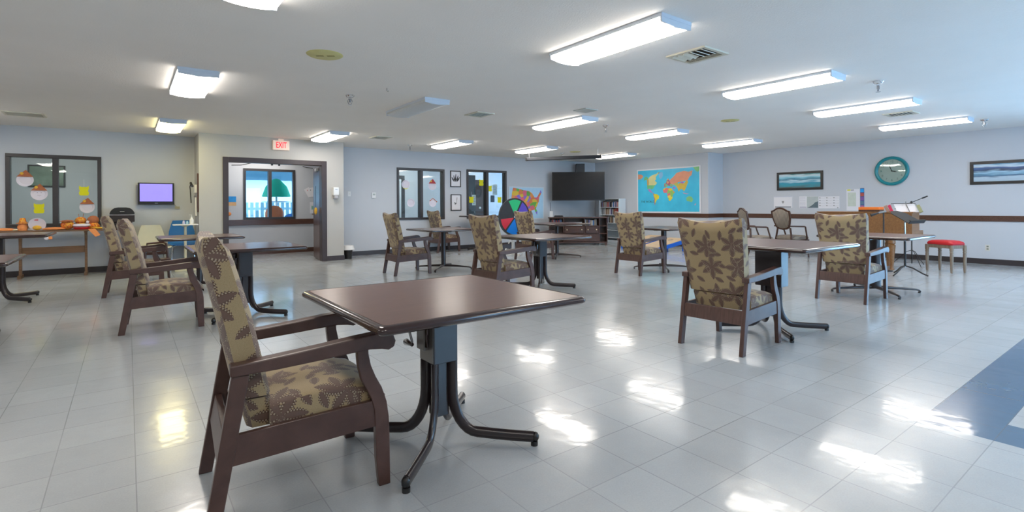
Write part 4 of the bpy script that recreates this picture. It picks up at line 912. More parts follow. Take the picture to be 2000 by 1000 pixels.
t = thing('inner_door_frame', 'dark door frame seen through the left pane of the middle window', 'door frame', (6.47, 14.55, 0)); m = MB(); m.bx(-.55, .30, -.04, .02, 2.03, 2.13); m.bx(.20, .30, -.05, .02, 0, 2.03); m.build('frame', FRAME, t, bevel=.004)
MB().bx(-.55, .20, -.01, .01, 0, 2.03).build('outdoor_light_panel', mat('pale_outdoor_light', (.70, .76, .82), .5), t)  # pale colour stands in for the outdoor brightness behind this frame
t = frame_pic('office_picture', 'framed grey-green picture hanging behind the left window', .62, .48, ((-1.42, 15.19, 1.90), 0), mat('faded_green_print', (.20, .27, .22), .5, var=.5, scale=6), wdt=.03, mt=DARKG)
# corridor wall papers
t = thing('playing_cards', 'fan of giant playing cards pinned on the corridor wall', 'card decoration', (3.95, YC, 1.58))
for k, a in enumerate((-.5, -.2, .1, .4)):
    m = MB(); m.T = Matrix.Translation((-.09 + .06*k, -.004*(k+1), 0)) @ Matrix.Rotation(a, 4, 'Y'); m.bx(-.07, .07, -.002, 0, -.12, .12); c = m.build('card', PAPER, t)
    m = MB(); m.T = Matrix.Translation((-.09 + .06*k, -.004*(k+1) - .0021, 0)) @ Matrix.Rotation(a, 4, 'Y')
    for q, w_ in ((-.06, .0), (0, .02), (.06, 0)): m.prism([(w_-.012, q), (w_, q-.016), (w_+.012, q), (w_, q+.016)], -.001, 0)
    m.build('pips', INK if k % 2 else REDP, c)
t = thing('corridor_poster', 'blue and orange paper at the left end of the corridor wall', 'poster', (2.05, YC, 1.32)); MB().bx(-.09, .09, -.004, 0, .0, .14).build('blue_part', mat('azure_paper', (.02, .28, .70), .6, var=.4, scale=14), t); MB().bx(-.09, .09, -.004, 0, -.09, .0).build('orange_part', mat('tan_paper', (.66, .42, .22), .7, var=.3), t)
tag(MB().ball((1.99, YC-.01, 1.03), .045, n=10, sc=(1, .2, 1)).build('orange_sticker', ORANGE, smooth=True), 'small orange cutout low on the corridor wall left end', 'cutout')
t = thing('corridor_drawing', 'white paper with a small green drawing on the corridor wall', 'drawing', (3.99, YC, 1.17)); MB().bx(-.10, .10, -.003, 0, -.15, .15).build('sheet', PAPER, t); MB().box((0, -.0045, .0), (.12, .003, .10)).build('crayon_patch', mat('green_crayon', (.25, .5, .4), .7, var=.5, scale=20), t)
t = thing('hanging_leaf_garland', 'orange leaves hanging on the right door edge', 'garland', (3.36, 11.80, 1.10)); MB().tube([(0, 0, .05), (0, 0, .55)], .004, 5).build('string', DARKG, t); MB().ball((0, 0, 0), .07, n=10, sc=(.5, .6, 1.2)).build('leaves', GOLD, t, smooth=True)

# patio beyond the corridor window
struct(MB().bx(-3, 9, 15.6, 26, -.12, 0).build('floor_patio', mat('pale_concrete', (.42, .44, .42), .8)))
struct(MB().bx(-3, 9, 14.3, 19.4, 2.75, 2.9).build('ceiling_patio', mat('patio_soffit', (.46, .44, .42), .8)))
m = MB(); m.bx(-4, 12, 24, 24.3, 0, 2.6); t = thing('white_house', 'pale house wall far behind the patio fence', 'house', (0, 0, 0)); m.build('wall', mat('pale_siding', (.50, .52, .52), .7), t); MB().prism([(24.0, 2.6), (23.4, 2.5), (27, 3.9), (28, 3.9), (28, 2.6)], -4.3, 12.3, 'x').build('roof', mat('grey_shingle', (.22, .25, .28), .8), t)
t = thing('picket_fence', 'pale slatted fence across the patio outside the corridor window', 'fence', (3.6, 19.0, 0))
m = MB(); [m.bx(-4 + .16*k, -3.9 + .16*k, -.02, .02, .1, 1.35) for k in range(54)]; m.build('slats', mat('pale_blue_slats', (.35, .55, .60), .6), t)
m = MB(); m.bx(-4, 4.6, .02, .06, .25, .33); m.bx(-4, 4.6, .02, .06, 1.1, 1.18); m.build('rails', WHITE, t)
for x in (-3.4, -.7, 1.6, 4.2): MB().bx(x-.06, x+.06, -.06, .06, 0, 3.0).build('post', mat('steel_blue_post', (.20, .38, .48), .5), t)
MB().bx(-4, 4.6, -.08, .08, 2.1, 2.6).build('beam', mat('steel_blue_post', (.20, .38, .48), .5), t)
t = thing('patio_umbrella', 'green patio umbrella outside the corridor window', 'umbrella', (3.58, 16.6, 0)); m = MB(); m.lathe([(0, 2.05), (.10, 2.02), (.30, 1.80), (.40, 1.52), (.38, 1.50), (.0, 1.60)], n=16); m.build('canopy', GREEN, t, smooth=True); MB().cyl((0, 0, .95), .03, 1.9, 10).build('pole', WHITE, t); MB().cyl((0, 0, 1.35), .40, .03, 24).build('table_rim', WHITE, t); MB().cyl((0, 0, .02), .22, .04, 20).build('base', WHITE, t)
t = thing('round_orange_chair', 'round orange garden chair seen through the corridor window', 'chair', (3.42, 16.1, 0)); m = MB(); m.ball((0, 0, .98), .26, n=14, sc=(1, .35, 1)); m.build('backrest', mat('orange_plastic', (.85, .16, .04), .5), t, smooth=True)
for sx in (-1, 1): MB().tube([(sx*.12, 0, .76), (sx*.2, 0, 0)], .014, 8).build('leg', WHITE, t)
t = thing('blue_garden_chair', 'blue garden chair seen through the corridor window beside orange chair', 'chair', (3.86, 15.9, 0)); MB().ball((0, 0, .86), .24, n=14, sc=(1, .4, .6)).build('backrest', BLUEP, t, smooth=True)
for sx in (-1, 1): MB().tube([(sx*.12, 0, .76), (sx*.2, 0, 0)], .014, 8).build('leg', WHITE, t)
t = thing('patio_cabinet', 'grey outdoor cabinet at the right side of the corridor window view', 'cabinet', (4.36, 15.95, 0)); MB().bx(-.16, .3, -.2, .2, 0, 1.40).build('body', mat('slate_metal', (.12, .18, .20), .5), t, bevel=.01)
m = MB(); [m.cyl((-.10, -.205, 1.3 - .15*k), .03, .02, 12, ax='y') for k in range(3)]; m.build('knobs', BLACK, t); MB().bx(-.16, -.03, -.212, -.2, .9, 1.4).build('control_panel', OFFW, t)

# ------------------------------------------------------------ right wall: clock, paintings, calendars, outlet
PX = -pi/2
t = thing('wall_clock', 'large round teal wall clock with a white face on the right wall', 'clock', (XR, 4.04, 1.91), PX)
R_ = .318
MB().lathe([(R_*.80, -.012), (R_*.80, -.040), (R_*.84, -.055), (R_*.93, -.060), (R_, -.045), (R_, 0), (0, 0), (0, -.010)], n=48, ax='y').build('rim', TEAL, t, smooth=True)
MB().lathe([(0, -.014), (R_*.80, -.014), (R_*.80, -.012), (0, -.012)], n=40, ax='y').build('face', mat('clock_face_paper', (.74, .76, .76), .5, var=.05), t)
m = MB()
for k in range(1, 13):
    a = pi/2 - k * pi/6; text_into(m, str(k), .062, Matrix.Translation((R_*.64*cos(a), -.0145, R_*.64*sin(a))) @ Matrix.Rotation(pi/2, 4, 'X'), TEAL if k % 3 == 0 else INKG, .001)
m.build('numerals', TEAL, t)
m = MB()
for ang, l, w in ((radians(112), .15, .009), (radians(-14), .105, .011)):
    m.T = Matrix.Translation((0, -.019, 0)) @ Matrix.Rotation(-ang, 4, 'Y'); m.prism([(-.02, -w*.5), (l*.5, -w), (l, 0), (l*.5, w), (-.02, w*.5)], -.001, .001)
m.T = Matrix.Identity(4); m.cyl((0, -.02, 0), .014, .006, 12, ax='y'); m.build('hands', INK, t)
g = MB(); g.lathe([(0, -.034), (R_*.79, -.032), (R_*.79, -.030), (0, -.032)], n=40, ax='y'); g.build('clock_glass', GLASS, t, smooth=True)
frame_pic('framed_painting', 'black-framed wide painting of a rocky shore, left of the clock', 1.10, .46, ((XR, 5.985, 1.775), PX), SEA, wdt=.055, cat='framed painting')
frame_pic('framed_painting', 'black-framed wide painting of a mountain lake, cut by the right edge', 1.12, .45, ((XR, 2.175, 1.785), PX), LAKE, wdt=.055, cat='framed painting')
def sheet(name, label, y, z, w, h, cat='calendar', base=None):
    t = thing(name, label, cat, (XR, y, z), PX); MB().bx(-w/2, w/2, -.004, 0, -h/2, h/2).build('sheet', base or PAPER, t); return t
t = sheet('wall_calendar', 'small white calendar sheet with one dark emblem, below the shore painting', 6.39, 1.245, .46, .29)
m = MB(); m.prism([(-.028, .03), (-.028, -.005), (0, -.04), (.028, -.005), (.028, .03)], -.0055, -.004); m.build('emblem', INKG, t); MB().bx(-.20, .20, -.0055, -.004, -.135, -.112).build('bottom_strip', mat('slate_ink', (.20, .23, .27), .6), t); MB().bx(-.225, .225, -.0052, -.004, .128, .142).build('top_strip', mat('pale_violet_ink', (.55, .58, .70), .6), t)
t = sheet('wall_calendar', 'white calendar sheet with a coastal photo, left of the grid sheet', 5.77, 1.24, .44, .29)
MB().bx(-.04, .22, -.0052, -.004, -.14, .14).build('photo', mat('misty_photo', (.48, .54, .54), .6, var=.12, scale=10), t)
m = MB(); m.prism([(-.04, -.14), (.22, -.14), (.22, .02), (.15, -.005), (.10, -.06), (.03, -.11)], -.0060, -.0052); m.build('cliff_print', mat('cliff_ink', (.12, .17, .20), .6, var=.4, scale=15), t)
m = MB(); [m.bx(-.21, -.07, -.0055, -.004, .11 - .035*k, .116 - .035*k) for k in range(7)]; m.bx(-.21, -.05, -.0055, -.004, -.135, -.115); m.build('print_lines', mat('violet_grey_ink', (.42, .40, .52), .6), t)
t = sheet('wall_calendar', 'white calendar sheet with a grid of small dark marks', 5.315, 1.23, .46, .29)
m = MB()
for i in range(3):
    for j in range(4): m.bx(-.215 + .155*i, -.180 + .155*i, -.0055, -.004, .10 - .062*j, .120 - .062*j); [m.bx(-.17 + .155*i + .022*q, -.160 + .155*i + .022*q, -.0052, -.004, .10 - .062*j, .106 - .062*j) for q in range(4)]
m.bx(.18, .21, -.0055, -.004, -.14, -.115); m.build('marks', INKG, t)
t = sheet('hanging_calendar', 'white printed calendar with yellow title beside a colourful strip, above the orange case', 4.80, 1.285, .27, .50)
m = MB(); m.bx(-.12, -.05, -.0055, -.004, .215, .24); m.build('yellow_title', YELLOW, t); m = MB(); m.bx(-.045, .02, -.0055, -.004, .215, .237); m.build('dark_title', INKG, t)
MB().bx(-.11, .06, -.0052, -.004, -.15, .17).build('pale_map', mat('pale_green_print', (.60, .66, .58), .6, var=.15, scale=14), t)
t = sheet('colour_strip_card', 'narrow card strip of blue, red and violet squares beside the white calendar', 4.615, 1.30, .08, .50, 'card', mat('deep_blue_card', (.04, .10, .30), .5))
for k, c in enumerate(((.0, .36, .85), (.45, .08, .06), (.22, .10, .35), (.10, .20, .30), (.45, .15, .30))):
    MB().bx(-.035, .035, -.006, -.004, .16 - .095*k, .235 - .095*k).build('colour_square', mat('card_sq%d' % k, c, .5), t)
def outlet(label, loc, rz):
    t = thing('wall_outlet', label, 'outlet', loc, rz); MB().bx(-.036, .036, -.006, 0, -.058, .058).build('plate', OFFW, t, bevel=.002)
    m = MB(); [m.bx(-.015, .015, -.009, -.006, q-.014, q+.014) for q in (-.024, .024)]; m.build('sockets', mat('socket_shadow', (.22, .23, .18), .5), t)
outlet('white wall outlet low on the right wall past the red stool', (XR, 2.48, .32), PX)

# ------------------------------------------------------------ world map, states map
t = thing('world_map', 'large colourful world map on the wall above the chair rail', 'map', (XM - .012, 9.38, 1.62), PX)
MB().bx(-1.11, 1.11, -.006, 0, -.665, .665).build('sheet', PAPER, t); MB().bx(-1.07, 1.07, -.0075, -.006, -.625, .625).build('ocean', SEAMAP, t)
def wm(pts): return [((x - 870) / 1220 * 2.14, (520 - y) / 860 * 1.25) for x, y in pts]
def lands(name, lst, mtl, par, d, conv):
    m = MB()
    for k, p in enumerate(lst): m.prism(conv(p), d - .0012 - k*.00006, d)
    return m.build(name, mtl, par)
cA = lambda n, c: mat('map_' + n, c, .5, var=.15, scale=6)
lands('canada', [[(500, 240), (560, 200), (660, 170), (700, 140), (730, 150), (680, 190), (640, 240), (650, 290), (620, 310), (670, 360), (640, 400), (560, 410), (495, 400), (480, 300)]], cA('canada', (.68, .66, .32)), t, -.0075, wm)
lands('alaska', [[(395, 240), (440, 215), (485, 245), (480, 300), (440, 285), (400, 300)], [(460, 400), (600, 405), (635, 400), (590, 470), (560, 490), (520, 470), (465, 480)]], cA('usa', (.18, .55, .25)), t, -.0075, wm)
lands('rockies', [[(455, 280), (490, 265), (500, 330), (495, 400), (462, 400)]], cA('rockies', (.55, .40, .15)), t, -.0085, wm)
lands('mexico', [[(470, 485), (520, 480), (560, 540), (600, 575), (560, 565), (510, 540)]], cA('mexico', (.45, .25, .60)), t, -.0075, wm)
lands('andes', [[(585, 580), (610, 575), (625, 680), (640, 720), (625, 820), (612, 800), (610, 690)]], cA('andes', (.55, .20, .25)), t, -.0075, wm)
lands('brazil', [[(605, 585), (660, 590), (715, 630), (700, 690), (660, 710), (635, 770), (620, 760), (630, 690), (600, 630)]], cA('brazil', (.78, .68, .05)), t, -.0080, wm)
lands('greenland', [[(700, 150), (780, 140), (790, 220), (750, 290), (715, 250)]], cA('greenland', (.25, .52, .80)), t, -.0075, wm)
lands('africa', [[(795, 490), (850, 465), (900, 480), (960, 480), (1000, 540), (1025, 560), (985, 620), (975, 690), (930, 735), (905, 730), (880, 640), (870, 570), (810, 570), (790, 530)]], AFR, t, -.0075, wm)
lands('europe', [[(820, 450), (815, 380), (850, 370), (870, 300), (900, 275), (920, 330), (960, 380), (1000, 430), (960, 450), (900, 430), (860, 450)]], EUR, t, -.0075, wm)
lands('arabia', [[(990, 450), (1045, 470), (1020, 500), (995, 490)], [(1130, 370), (1170, 355), (1205, 380), (1170, 398)]], cA('violet', (.42, .18, .62)), t, -.0095, wm)
lands('russia', [[(920, 320), (1000, 250), (1060, 180), (1130, 160), (1200, 150), (1290, 170), (1360, 150), (1340, 240), (1300, 270), (1270, 340), (1180, 350), (1080, 370), (1000, 410), (945, 390)]], cA('salmon', (.78, .33, .20)), t, -.0078, wm)
lands('russia_east_tip', [[(262, 160), (340, 170), (380, 210), (330, 265), (262, 270)]], cA('salmon', (.78, .33, .20)), t, -.0078, wm)
lands('central_asia', [[(1000, 400), (1080, 365), (1090, 430), (1040, 440)]], cA('lime', (.50, .55, .12)), t, -.0086, wm)
lands('china', [[(1070, 420), (1120, 380), (1200, 395), (1250, 330), (1280, 370), (1250, 440), (1230, 500), (1200, 545), (1160, 500), (1130, 510), (1100, 555), (1080, 490), (1055, 450)]], cA('china', (.70, .50, .08)), t, -.0084, wm)
lands('australia', [[(1240, 680), (1290, 645), (1340, 660), (1370, 710), (1345, 765), (1300, 750), (1250, 740)], [(1370, 90), (1480, 80), (1480, 170), (1440, 185), (1400, 140)]], cA('australia', (.25, .60, .25)), t, -.0075, wm)
lands('islands', [[(1180, 570), (1240, 590), (1290, 600), (1240, 608), (1185, 590)], [(1390, 810), (1415, 780), (1420, 800), (1400, 830)]], cA('islands', (.60, .35, .55)), t, -.0075, wm)
m = MB(); text_into(m, 'THE WORLD', .085, Matrix.Translation(((470-870)/1220*2.14, -.0085, (520-748)/860*1.25)) @ Matrix.Rotation(pi/2, 4, 'X'), INK, .0008); m.build('map_title', INK, t)
t = thing('states_map', 'map with many-coloured states on pale blue, behind the prize wheel', 'map', (9.75, YB - .012, 1.27))
MB().bx(-.68, .68, -.005, 0, -.50, .50).build('sheet', mat('map_margin', (.62, .70, .78), .5), t); MB().bx(-.645, .645, -.0065, -.005, -.465, .465).build('water', USSEA, t)
def um(pts): return [((x - 560) / 590 * 1.36, (372 - y) / 470 * 1.0) for x, y in pts]
lands('states', [[(335, 155), (405, 165), (500, 185), (600, 200), (650, 230), (690, 290), (730, 290), (770, 235), (800, 180), (815, 215), (770, 300), (765, 350), (735, 410), (715, 450), (740, 500), (735, 545), (705, 500), (690, 465), (640, 480), (600, 500), (560, 470), (520, 430), (470, 400), (400, 350), (350, 320), (305, 300), (315, 230)]], STATES, t, -.0065, um)

# ------------------------------------------------------------ corner: television, loudspeaker, media cabinet, white bookcase
TC = Vector((11.24, 11.58, 1.79)); TA = radians(-39)
t = thing('corner_television', 'large dark flat television mounted across the far corner', 'television', TC, TA)
MB().box((0, 0, 0), (1.63, .05, .89)).build('case', BLACK, t, bevel=.008)
MB().bx(-.80, .80, -.027, -.0255, -.42, .43).build('screen', mat('dark_screen', (.010, .008, .007), .3, var=.3, spec=.25), t)
MB().box((0, .455, 0), (.10, .86, .08)).box((0, .04, 0), (.40, .03, .30)).build('wall_arm', DARKG, t)
t = thing('loudspeaker', 'small black loudspeaker high on the wall behind the corner television', 'loudspeaker', (11.79, 12.06, 2.36), TA); MB().box((0, 0, 0), (.28, .24, .36)).build('cabinet', BLACK, t, bevel=.01); MB().bx(-.12, .12, -.125, -.12, -.16, .16).build('grille', DARKG, t)
t = thing('media_cabinet', 'wide dark wood media cabinet below the corner television', 'cabinet', (10.98, 11.35, 0), TA)
w, h, d = .90, .84, .22
m = MB(); m.bx(-w, w, -d-.02, d, h-.035, h); m.bx(-w+.03, w-.03, -d, d, .06, .10); m.bx(-w+.03, w-.03, d-.02, d, .08, h-.03); m.bx(-w+.03, w-.03, -d+.01, d, .33, .355); m.bx(-w+.03, w-.03, -d+.01, d, .56, .58)
for x in (-w+.03, -.45, .18, .62, w-.05): m.bx(x, x+.025, -d, d, .08, h-.03)
m.build('carcass', BRWN, t, bevel=.003)
m = MB(); [m.bx(x-.03, x+.03, -d, -d+.06, 0, .08) for x in (-w+.07, w-.07)]; m.build('foot', BRWN, t)
for x0, x1 in ((-.42, .18), (.21, .62)):
    dr = MB().bx(x0+.01, x1-.01, -d-.012, -d+.008, .36, .555).build('drawer_front', BRWN, t, bevel=.003)
    for xk in (x0+.08, x1-.08): MB().ball((xk, -d-.03, .46), .022, n=10).build('knob', mat('brass_knob', (.75, .62, .45), .3, .6), dr, smooth=True)
dr = MB().bx(-.42, .62, -d-.012, -d+.008, .11, .325).build('lower_door', BRWN, t, bevel=.003); MB().ball((.1, -d-.03, .22), .022, n=10).build('knob', mat('brass_knob', (.75, .62, .45), .3, .6), dr, smooth=True)
TM = Matrix.Translation((10.98, 11.35, 0)) @ Matrix.Rotation(TA, 4, 'Z')
def place(o, x, y, z): o.location = TM @ Vector((x, y, z)); o.rotation_euler = (0, 0, TA)
t = thing('disc_player', 'silver disc player on the middle shelf of the media cabinet', 'disc player'); place(t, -.12, -.04, .582); MB().bx(-.24, .24, -.14, .14, 0, .10).build('case', mat('silver_face', (.62, .66, .68), .35, .3), t, bevel=.004); MB().bx(-.10, .10, -.143, -.139, .02, .05).build('display', BLACK, t)
t = thing('white_router', 'white upright box on the left end of the media cabinet top', 'router'); place(t, -.80, .02, h); MB().bx(-.05, .05, -.05, .05, 0, .18).build('body', WHITE, t, bevel=.01); MB().tube([(-.03, .03, .18), (-.03, .03, .45)], .006, 6).build('cable', DARKG, t)
t = thing('stacked_disc_cases', 'low dark disc cases lying on the media cabinet top', 'disc cases'); place(t, -.58, .0, h); MB().bx(-.14, .14, -.08, .08, 0, .025).build('case', BLACK, t); MB().bx(-.12, .13, -.07, .08, .025, .05).build('case', DARKG, t)
# disc cases / books standing in the cabinet
bk = MB().bx(-.5, .5, -.5, .5, 0, 1).build('book', BOOKCOL[0]); bk.data.materials.clear(); bk.data.materials.append(BOOKCOL[0])
book_me = [bk.data]
for mt_ in BOOKCOL[1:]:
    q = bk.data.copy(); q.materials.clear(); q.materials.append(mt_); book_me.append(q)
bpy.data.objects.remove(bk)
def books(M, x0, x1, y, z, hmin, hmax, dep, grp, label, wmin=.018, wmax=.035, rz=0, lean=False):
    x = x0; k = 0
    while x < x1 - wmin:
        w_ = random.uniform(wmin, wmax); h_ = random.uniform(hmin, hmax)
        o = bpy.data.objects.new('book', random.choice(book_me)); COL.objects.link(o)
        o.scale = (w_ * .92, dep, h_); o.location = M @ Vector((x + w_/2, y, z)); o.rotation_euler = (0, 0, rz)
        tag(o, label, 'book', grp); x += w_; k += 1
books(TM, -w+.06, -.46, .0, .582, .15, .20, .14, 'disc cases in the media cabinet left shelf', 'dark upright case in the media cabinet top left shelf', .03, .045, TA)
books(TM, .22, .60, .0, .582, .14, .19, .14, 'disc cases in the media cabinet right shelf', 'upright case in the media cabinet top right shelf', .03, .05, TA)
t = thing('white_bookcase', 'tall white bookcase with books beside the media cabinet', 'bookcase', (XM - .20, 11.36, 0), PX)
m = MB(); W_, D_, H_ = .43, .16, 1.40
m.bx(-W_, -W_+.02, -D_, D_, 0, H_); m.bx(W_-.02, W_, -D_, D_, 0, H_); m.bx(-W_+.02, W_-.02, -D_, D_, H_-.02, H_); m.bx(-W_+.02, W_-.02, D_-.01, D_, 0, H_-.02); m.bx(-W_+.02, W_-.02, -D_+.01, D_-.01, 0, .08)
m.build('carcass', mat('white_laminate', (.66, .72, .76), .35, var=.03), t, bevel=.002)
SH = [.08, .30, .72, 1.10]
SH = [.16, .40, .63, .89, 1.13]
for z in SH: MB().bx(-W_+.02, W_-.02, -D_+.008, D_-.012, z-.018, z).build('shelf', MATS['white_laminate'], t)
BM = Matrix.Translation((XM - .20, 11.36, 0)) @ Matrix.Rotation(PX, 4, 'Z')
books(BM, -W_+.04, W_-.06, -.02, 1.13, .15, .19, .15, 'books on the top shelf of the white bookcase', 'upright book on the top shelf of the white bookcase', .02, .035, PX)
books(BM, -W_+.12, W_-.04, -.02, .89, .17, .22, .15, 'books on the second shelf of the white bookcase', 'upright book on the second shelf of the white bookcase', .025, .05, PX)
books(BM, -W_+.12, W_-.04, -.02, .63, .16, .22, .15, 'books on the third shelf of the white bookcase', 'upright book on the third shelf of the white bookcase', .025, .05, PX)

# ------------------------------------------------------------ prize wheel
WC = Vector((7.30, 9.99, .93)); WC = Vector((6.02*1.245, 7.98*1.245, .92))
t = thing('prize_wheel', 'round prize wheel with red, blue, green, violet and grey sections', 'prize wheel', (WC.x, WC.y, 0), 0)
rad = .455
segs = [((.02, .60, .22), 62, 118), ((.12, .08, .58), 8, 60), ((.75, .03, .06), 184, 228), ((.0, .24, .85), 230, 285), ((.60, .35, .02), 287, 335), ((.5, .5, .52), 337, 366)]
MB().cyl((0, 0, WC.z), rad, .05, 56, ax='y').build('disc', mat('wheel_grey', (.055, .06, .062), .4), t)
m = MB(); m.lathe([(rad*.955, -.030), (rad+.004, -.030), (rad+.004, -.024), (rad*.955, -.024)], (0, 0, WC.z), n=56, ax='y'); m.build('rim_ring', DARKG, t)
for k, (c, a0, a1) in enumerate(segs):
    a0, a1 = radians(a0), radians(a1)
    def wedge(r_, g, a0=a0, a1=a1): return [(g*cos((a0+a1)/2), WC.z + g*sin((a0+a1)/2))] + [(r_*cos(a0 + (a1-a0)*q/14), WC.z + r_*sin(a0 + (a1-a0)*q/14)) for q in range(15)]
    MB().prism(wedge(rad*.94, .0), -.029, -.026).build('section_border', WHITE, t)
    MB().prism([( (x)*.965 + .012*cos((a0+a1)/2), WC.z + (z-WC.z)*.965 + .012*sin((a0+a1)/2)) for x, z in wedge(rad*.93, .03, a0 + .03, a1 - .03)], -.0315, -.0285).build('section', mat('wheel_%d' % k, c, .4), t)
MB().cyl((0, -.04, WC.z), .03, .03, 16, ax='y').build('hub', WHITE, t)
m = MB(); m.bx(-.03, .03, .03, .07, .05, WC.z + .05); m.tube([(-.30, .05, .02), (0, .05, .5), (.30, .05, .02)], .018, 8); m.bx(-.03, .03, -.25, .30, .0, .04); m.build('stand', WHITE, t)

# ------------------------------------------------------------ beanbag toss boards
def toss(label, x, y, rz):
    t = thing('beanbag_toss_board', label, 'toss board', (x, y, 0), rz, 'beanbag toss boards')
    L_, w_, z0, z1 = 1.2, .30, .09, .31
    for s in (-1, 1): MB().prism([(0, 0), (0, z0), (L_, z1), (L_, z1-.10)], s*w_ - .01, s*w_ + .01).build('side_board', BLUEC, t)
    MB().bx(-.01, .01, -w_, w_, 0, z0).build('front_board', BLUEC, t)
    m = MB(); n = 24; cx = .96; rr = .075; top = []; 
    sq = [(0, -w_), (L_, -w_), (L_, w_), (0, w_)]
    def Z(x_): return z0 + (z1-z0)*x_/L_ + .001
    ring = [(cx + rr*cos(2*pi*k/n), rr*sin(2*pi*k/n)) for k in range(n)]
    out = []
    for k in range(n):
        a = 2*pi*k/n; dx, dy = cos(a), sin(a)
        f = min((L_-cx)/dx if dx > 1e-6 else 1e9, -cx/dx if dx < -1e-6 else 1e9, w_/abs(dy) if abs(dy) > 1e-6 else 1e9); out.append((cx + dx*f, dy*f))
    vs = [(x_, y_, Z(x_)) for x_, y_ in ring] + [(x_, y_, Z(x_)) for x_, y_ in out] + [(x_, y_, Z(x_)+.014) for x_, y_ in ring] + [(x_, y_, Z(x_)+.014) for x_, y_ in out]
    fs = []
    for k in range(n):
        j = (k+1) % n; fs += [(k, j, n+j, n+k), (2*n+k, 3*n+k, 3*n+j, 2*n+j), (k, 2*n+k, 2*n+j, j), (n+k, n+j, 3*n+j, 3*n+k)]
    m.add(vs, fs); m.build('playing_surface', PINE, t)
    for s in (-1, 1): MB().box((L_-.08, s*(w_-.03), .11), (.05, .03, .24)).build('leg', BLUEC, t)
    return t
toss('blue-sided wooden toss board with a hole, right of the pedestal table column', 10.36, 8.36, radians(-7))
toss('blue-sided wooden toss board farther back, seen behind the armchair arm', 10.95, 9.30, 0)

# ------------------------------------------------------------ piano corner
t = thing('spinet_piano', 'golden wood spinet piano on turned legs behind the right-hand table', 'piano', (0, 0, 0))
MB().bx(11.02, 11.42, 3.02, 4.55, .62, 1.02).build('case', OAK, t, bevel=.006); MB().bx(11.0, 11.45, 3.0, 4.57, 1.02, 1.045).build('lid', OAK, t, bevel=.004)
MB().bx(11.42, 11.78, 3.06, 4.5, .60, .70).build('key_bed', OAK, t, bevel=.006)
MB().bx(11.46, 11.74, 3.12, 4.44, .70, .722).build('keyboard', PAPER, t)
for x_ in (11.08, 11.70):
    for y_ in ((3.34, 4.40) if x_ < 11.5 else (3.58, 4.35)): MB().lathe([(.045, 0), (.030, .02), (.028, .08), (.055, .40), (.060, .44), (.042, .455), (.058, .475), (.055, .52), (.07, .54), (.07, .62)], (x_, y_, 0), n=18).build('leg', OAK, t, smooth=True)
t = thing('orange_case', 'flat bright orange case lying on the piano top', 'case', (11.15, 3.68, 1.045), 0); MB().bx(-.12, .12, -.17, .17, 0, .035).build('base', BRWN, t, bevel=.004); MB().bx(-.12, .12, -.165, .17, .035, .085).build('lid', ORANGEB, t, bevel=.004)
t = thing('music_rack', 'wire rack holding tilted white sheet music on the piano top', 'music rack', (11.12, 3.14, 1.045), PX)
def tl(y): return Matrix.Rotation(radians(-16), 4, 'X')
m = MB(); m.T = Matrix.Rotation(radians(-24), 4, 'X'); m.tube([(-.20, 0, .0), (-.24, 0, .16), (.12, 0, .165), (.22, 0, 0)], .005, 6); m.tube([(-.02, 0, .165), (.06, 0, 0)], .005, 6); m.ball((-.02, 0, .19), .010, n=8); m.build('wire_frame', DARKG, t)
m = MB(); m.T = Matrix.Rotation(radians(-24), 4, 'X'); m.prism([(-.13, .0), (-.20, .155), (.10, .16), (.19, 0)], .010, .014); m.build('sheet_music', PAPER, t)
def tilted_book(label, dx, c, w_, h_):
    t = thing('music_book', label, 'book', (11.10, 3.14 - dx, 1.045), PX); m = MB(); m.T = Matrix.Rotation(radians(-24), 4, 'X') @ Matrix.Rotation(radians(-26), 4, 'Y'); m.bx(-w_/2, w_/2, .004, .03, .0, h_); m.build('cover', c, t, bevel=.002); m = MB(); m.T = Matrix.Rotation(radians(-24), 4, 'X') @ Matrix.Rotation(radians(-26), 4, 'Y'); m.bx(-w_/2+.004, w_/2-.004, .008, .026, .003, h_+.002); m.build('pages', PAPER, t)
tilted_book('crimson music book leaning at the left of the piano rack', -.20, mat('crimson_cover', (.50, .02, .08), .5), .045, .15)
tilted_book('brown and grey music book leftmost in the piano rack', -.26, mat('brown_cover', (.28, .18, .14), .5), .05, .14)
tilted_book('olive green music book leaning at the right of the piano rack', .23, mat('olive_cover', (.26, .27, .14), .5), .05, .15)
# music stand with black desk
SX, SY = 10.33, 2.92
t = thing('music_stand', 'black music stand with a tilted desk on a chrome pole and tripod', 'music stand', (SX, SY, 0), radians(-6))
m = MB(); m.T = Matrix.Translation((0, 0, .965)) @ Matrix.Rotation(radians(-58), 4, 'X') @ Matrix.Diagonal((1, 1, 1.25, 1)); m.prism([(-.27, -.14), (.27, -.14), (.25, .10), (.10, .15), (-.12, .15), (-.25, .10)], -.004, .004); m.bx(-.27, .27, -.055, .004, -.148, -.138); m.bx(-.27, .27, -.055, -.048, -.145, -.125); m.build('desk', mat('umber_metal', (.016, .013, .011), .65), t)
MB().cyl((0, .01, .53), .012, .80, 12).build('pole', CHROME, t, smooth=True); MB().cyl((0, .01, .36), .016, .42, 12).build('lower_pole', BLACK, t, smooth=True); MB().cyl((0, .01, .60), .02, .05, 12).build('collar', BLACK, t)
for k in range(3):
    a = 2*pi*k/3 + .9; MB().tube([(0, .01, .16), (.10*cos(a), .10*sin(a)+.01, .13), (.22*cos(a), .22*sin(a)+.01, .05), (.30*cos(a), .30*sin(a)+.01, .012)], .012, 8).build('foot', BLACK, t, smooth=True)
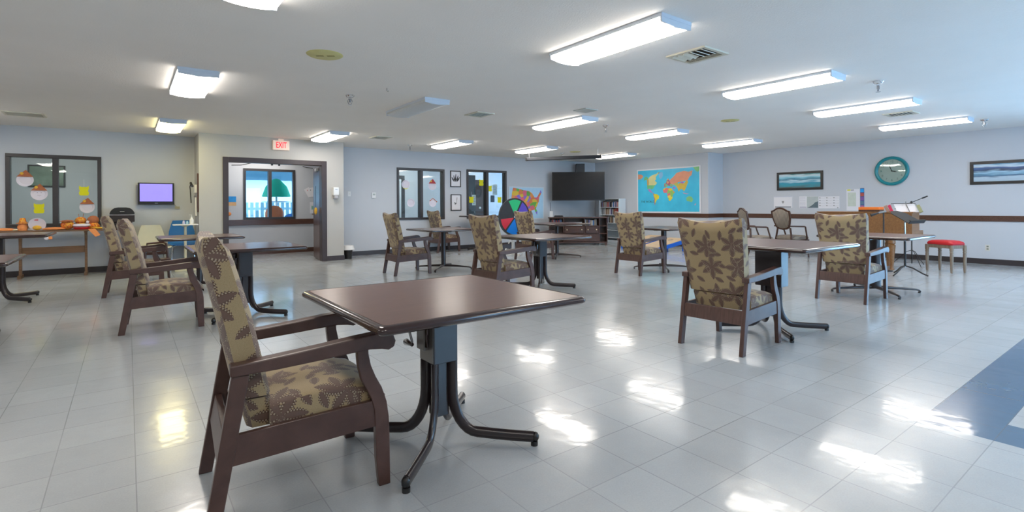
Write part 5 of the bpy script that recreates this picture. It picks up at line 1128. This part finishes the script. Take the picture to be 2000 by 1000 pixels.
# microphone stands
t = thing('microphone_stand', 'dark microphone stand with a grey clip microphone beside the piano', 'microphone stand', (10.72, 3.35, 0))
MB().cyl((0, 0, .55), .012, 1.0, 10).build('pole', DARKG, t, smooth=True); MB().lathe([(.13, 0), (.13, .012), (.03, .03), (.015, .06)], n=24).build('round_base', BLACK, t, smooth=True)
MB().tube([(0, 0, 1.05), (.02, -.03, 1.055), (-.05, .06, 1.03)], .018, 8).build('clip', STEEL, t); m = MB(); m.tube([(-.05, .06, 1.03), (-.13, .15, .985)], [.014, .026], 10); m.build('microphone', DARKG, t, smooth=True)
t = thing('boom_stand', 'thin boom stand with a long slanted arm above the music stand', 'boom stand', (12.02, 3.30, 0), radians(-37))
MB().cyl((0, 0, .62), .010, 1.15, 10).build('pole', BLACK, t, smooth=True)
m = MB(); m.tube([(-.32, 0, 1.09), (.30, 0, 1.33)], .007, 8); m.build('boom_arm', DARKG, t); m = MB(); m.tube([(.20, 0, 1.292), (.30, 0, 1.33)], .014, 8); m.build('counterweight', BLACK, t); MB().ball((0, 0, 1.22), .022, n=10).build('clutch', BLACK, t)
for k in range(3):
    a = 2*pi*k/3 + .3; MB().tube([(0, 0, .30), (.08*cos(a), .08*sin(a), .27), (.32*cos(a), .32*sin(a), .008)], .006, 6).build('foot', BLACK, t)
# red stool
t = thing('padded_stool', 'small wooden stool with a red padded seat by the right wall', 'stool', (11.45, 2.66, 0), radians(-25))
a_, b_ = .15, .22
m = MB(); rs = []
for z, k in ((.475, 1.0), (.50, 1.02), (.525, .95), (.545, .75), (.552, .45), (.554, .1)): rs.append([(x*k*a_/.2, y*k*b_/.2, z) for x, y in ring_path(.2, .05)])
m.rings(rs); m.build('seat_cushion', REDF, t, smooth=True)
MB().bx(-a_+.01, a_-.01, -b_+.01, b_-.01, .415, .475).build('apron', GREYW, t, bevel=.004)
for sx in (-1, 1):
    for sy in (-1, 1): MB().lathe([(.016, 0), (.020, .04), (.026, .30), (.022, .33), (.030, .345), (.022, .36), (.030, .39), (.028, .47)], (sx*(a_-.01), sy*(b_-.01), 0), n=14).build('leg', GREYW, t, smooth=True)
# small things on the table tops
t = thing('crumpled_napkin', 'small crumpled white napkin on the lower left-edge table', 'napkin', (-1.02, 6.05, .745)); MB().ball((0, 0, .012), .05, n=9, sc=(1.2, .8, .35)).build('napkin', WHITE, t)
